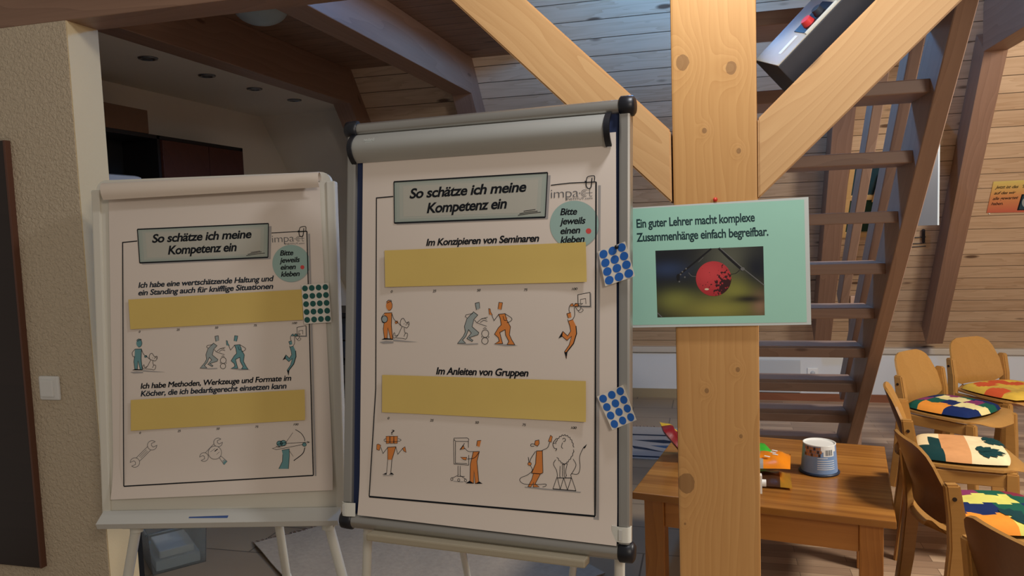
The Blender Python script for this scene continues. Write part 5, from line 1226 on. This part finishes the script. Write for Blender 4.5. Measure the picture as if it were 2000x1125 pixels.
# cushions
cl_ = {'navy': (24, 40, 84), 'green': (24, 84, 66), 'plum': (128, 52, 92), 'cream': (222, 206, 140), 'orange': (226, 142, 52), 'lime': (206, 202, 104), 'red': (206, 88, 50), 'yellow': (214, 176, 70), 'gold': (196, 160, 72), 'tan': (206, 150, 100), 'leafcream': (226, 208, 166), 'dkgreen': (20, 58, 60), 'wine': (120, 40, 58)}
for k_, v in cl_.items(): M['c_' + k_] = plain('cushion_' + k_, rgb(*v), 0.85, noise=0.10, nscale=40, spec=0.15)
def cushion(ci, label, cells, side, size=(0.36, 0.37), h=0.045, dx=0.22, leaf=(), blotch=None):
    """cells[row][col]: row runs from the backrest to the front, col from the chair's right to its left"""
    n = 24; k = MB(); R, Cc = len(cells), len(cells[0])
    def pt(i, j, s_):
        u, v = -1 + 2 * i / n, -1 + 2 * j / n
        # square to rounded square
        x = u * math.sqrt(1 - v * v * 0.22); y = v * math.sqrt(1 - u * u * 0.22)
        e = max(0.0, (1 - u ** 6)) * max(0.0, (1 - v ** 6)); z = h * (e ** 0.45)
        t1 = math.exp(-((abs(u) - 0.4) ** 2 + (abs(v) - 0.4) ** 2) / 0.02); z -= 0.010 * t1
        return (x * size[0] / 2 + dx, y * size[1] / 2, (z * 0.75 if s_ > 0 else -z * 0.18))
    for s_ in (1, -1):
        P = [[pt(i, j, s_) for j in range(n + 1)] for i in range(n + 1)]
        def mf(i, j):
            if s_ < 0: return 'c_' + side
            if blotch: return blotch(i, j)
            e = min(i, j, n - 1 - i, n - 1 - j)
            return 'c_' + cells[min(R - 1, int(i / n * R))][min(Cc - 1, int(j / n * Cc + (0.12 * math.sin(i))))]
        k.grid(P if s_ < 0 else [r[::-1] for r in P], 'c_' + side, True, mf if s_ < 0 else (lambda i, j: mf(i, n - 1 - j)))
    def top(x, y):
        u = (x - dx) / (size[0] / 2); v = y / (size[1] / 2); e = max(0.0, 1 - u ** 6) * max(0.0, 1 - v ** 6); z = h * e ** 0.45
        return 0.75 * (z - 0.010 * math.exp(-((abs(u) - 0.4) ** 2 + (abs(v) - 0.4) ** 2) / 0.02)) + 0.0022
    for (lx, ly, ang, s_) in leaf:   # palm-like leaf motif
        for q in range(-3, 4):
            an = ang + q * 0.42; L = s_ * (1 - 0.09 * abs(q)); w_ = 0.010 * s_ / 0.06
            pts = []
            for tt_, ww in ((0.1, 0.5), (0.5, 1.0), (0.8, 0.8), (1.0, 0.05)):
                c, s2 = math.cos(an), math.sin(an); bx_, by_ = lx + c * L * tt_, ly + s2 * L * tt_
                pts.append(((bx_ - s2 * w_ * ww, by_ + c * w_ * ww), (bx_ + s2 * w_ * ww, by_ - c * w_ * ww)))
            k.add([(*p_, top(*p_)) for pr_ in pts for p_ in pr_], [(2 * i, 2 * i + 1, 2 * i + 3, 2 * i + 2) for i in range(3)], 'c_dkgreen')
    (x, y), a, _ = CH[ci]
    X = Matrix.Translation((x, y, SEAT + 0.006)) @ Matrix.Rotation(math.radians(a), 4, 'Z')
    return tag(k.build('seat_cushion', None, X, recalc=False), label, 'cushion', 'patterned seat cushions')
cushion(2, 'patchwork cushion in navy, green, plum and orange on the chair by the white wall', [['green', 'plum', 'navy', 'green'], ['orange', 'green', 'cream', 'plum'], ['orange', 'navy', 'cream', 'green'], ['navy', 'cream', 'plum', 'navy'], ['navy', 'cream', 'green', 'navy']], 'dkgreen', dx=0.17)
rnd = random.Random(3); bl = [(rnd.uniform(0, 24), rnd.uniform(0, 24)) for _ in range(9)]
cushion(3, 'yellow cushion with red blotches on the farthest chair', [['yellow']], 'gold', size=(0.40, 0.40), blotch=lambda i, j: 'c_red' if min((i - a) ** 2 + (j - b) ** 2 for a, b in bl[:5]) < 14 else ('c_gold' if min((i - a) ** 2 + (j - b) ** 2 for a, b in bl[5:]) < 22 else 'c_yellow'))
cushion(1, 'cream, tan and dark green cushion with leaf prints on the edge-on chair', [['dkgreen', 'leafcream', 'leafcream'], ['dkgreen', 'dkgreen', 'leafcream'], ['tan', 'tan', 'tan'], ['tan', 'tan', 'tan'], ['leafcream', 'leafcream', 'leafcream'], ['leafcream', 'leafcream', 'leafcream'], ['leafcream', 'leafcream', 'tan']], 'dkgreen', leaf=((0.26, -0.10, 0.1, 0.10), (0.30, 0.07, 0.1, 0.09)), dx=0.20)
cushion(0, 'patchwork cushion with orange, plum, navy and lime patches on the chair by the table corner', [['orange', 'navy', 'plum', 'green'], ['orange', 'navy', 'lime', 'plum'], ['lime', 'green', 'lime', 'green'], ['orange', 'navy', 'green', 'wine']], 'navy', leaf=((0.20, -0.11, 0.3, 0.09),), dx=0.20)
cushion(4, 'patchwork cushion half hidden on the nearest chair', [['orange', 'tan', 'lime', 'green'], ['navy', 'orange', 'green', 'plum'], ['lime', 'green', 'navy', 'orange']], 'navy', dx=0.20) if False else None
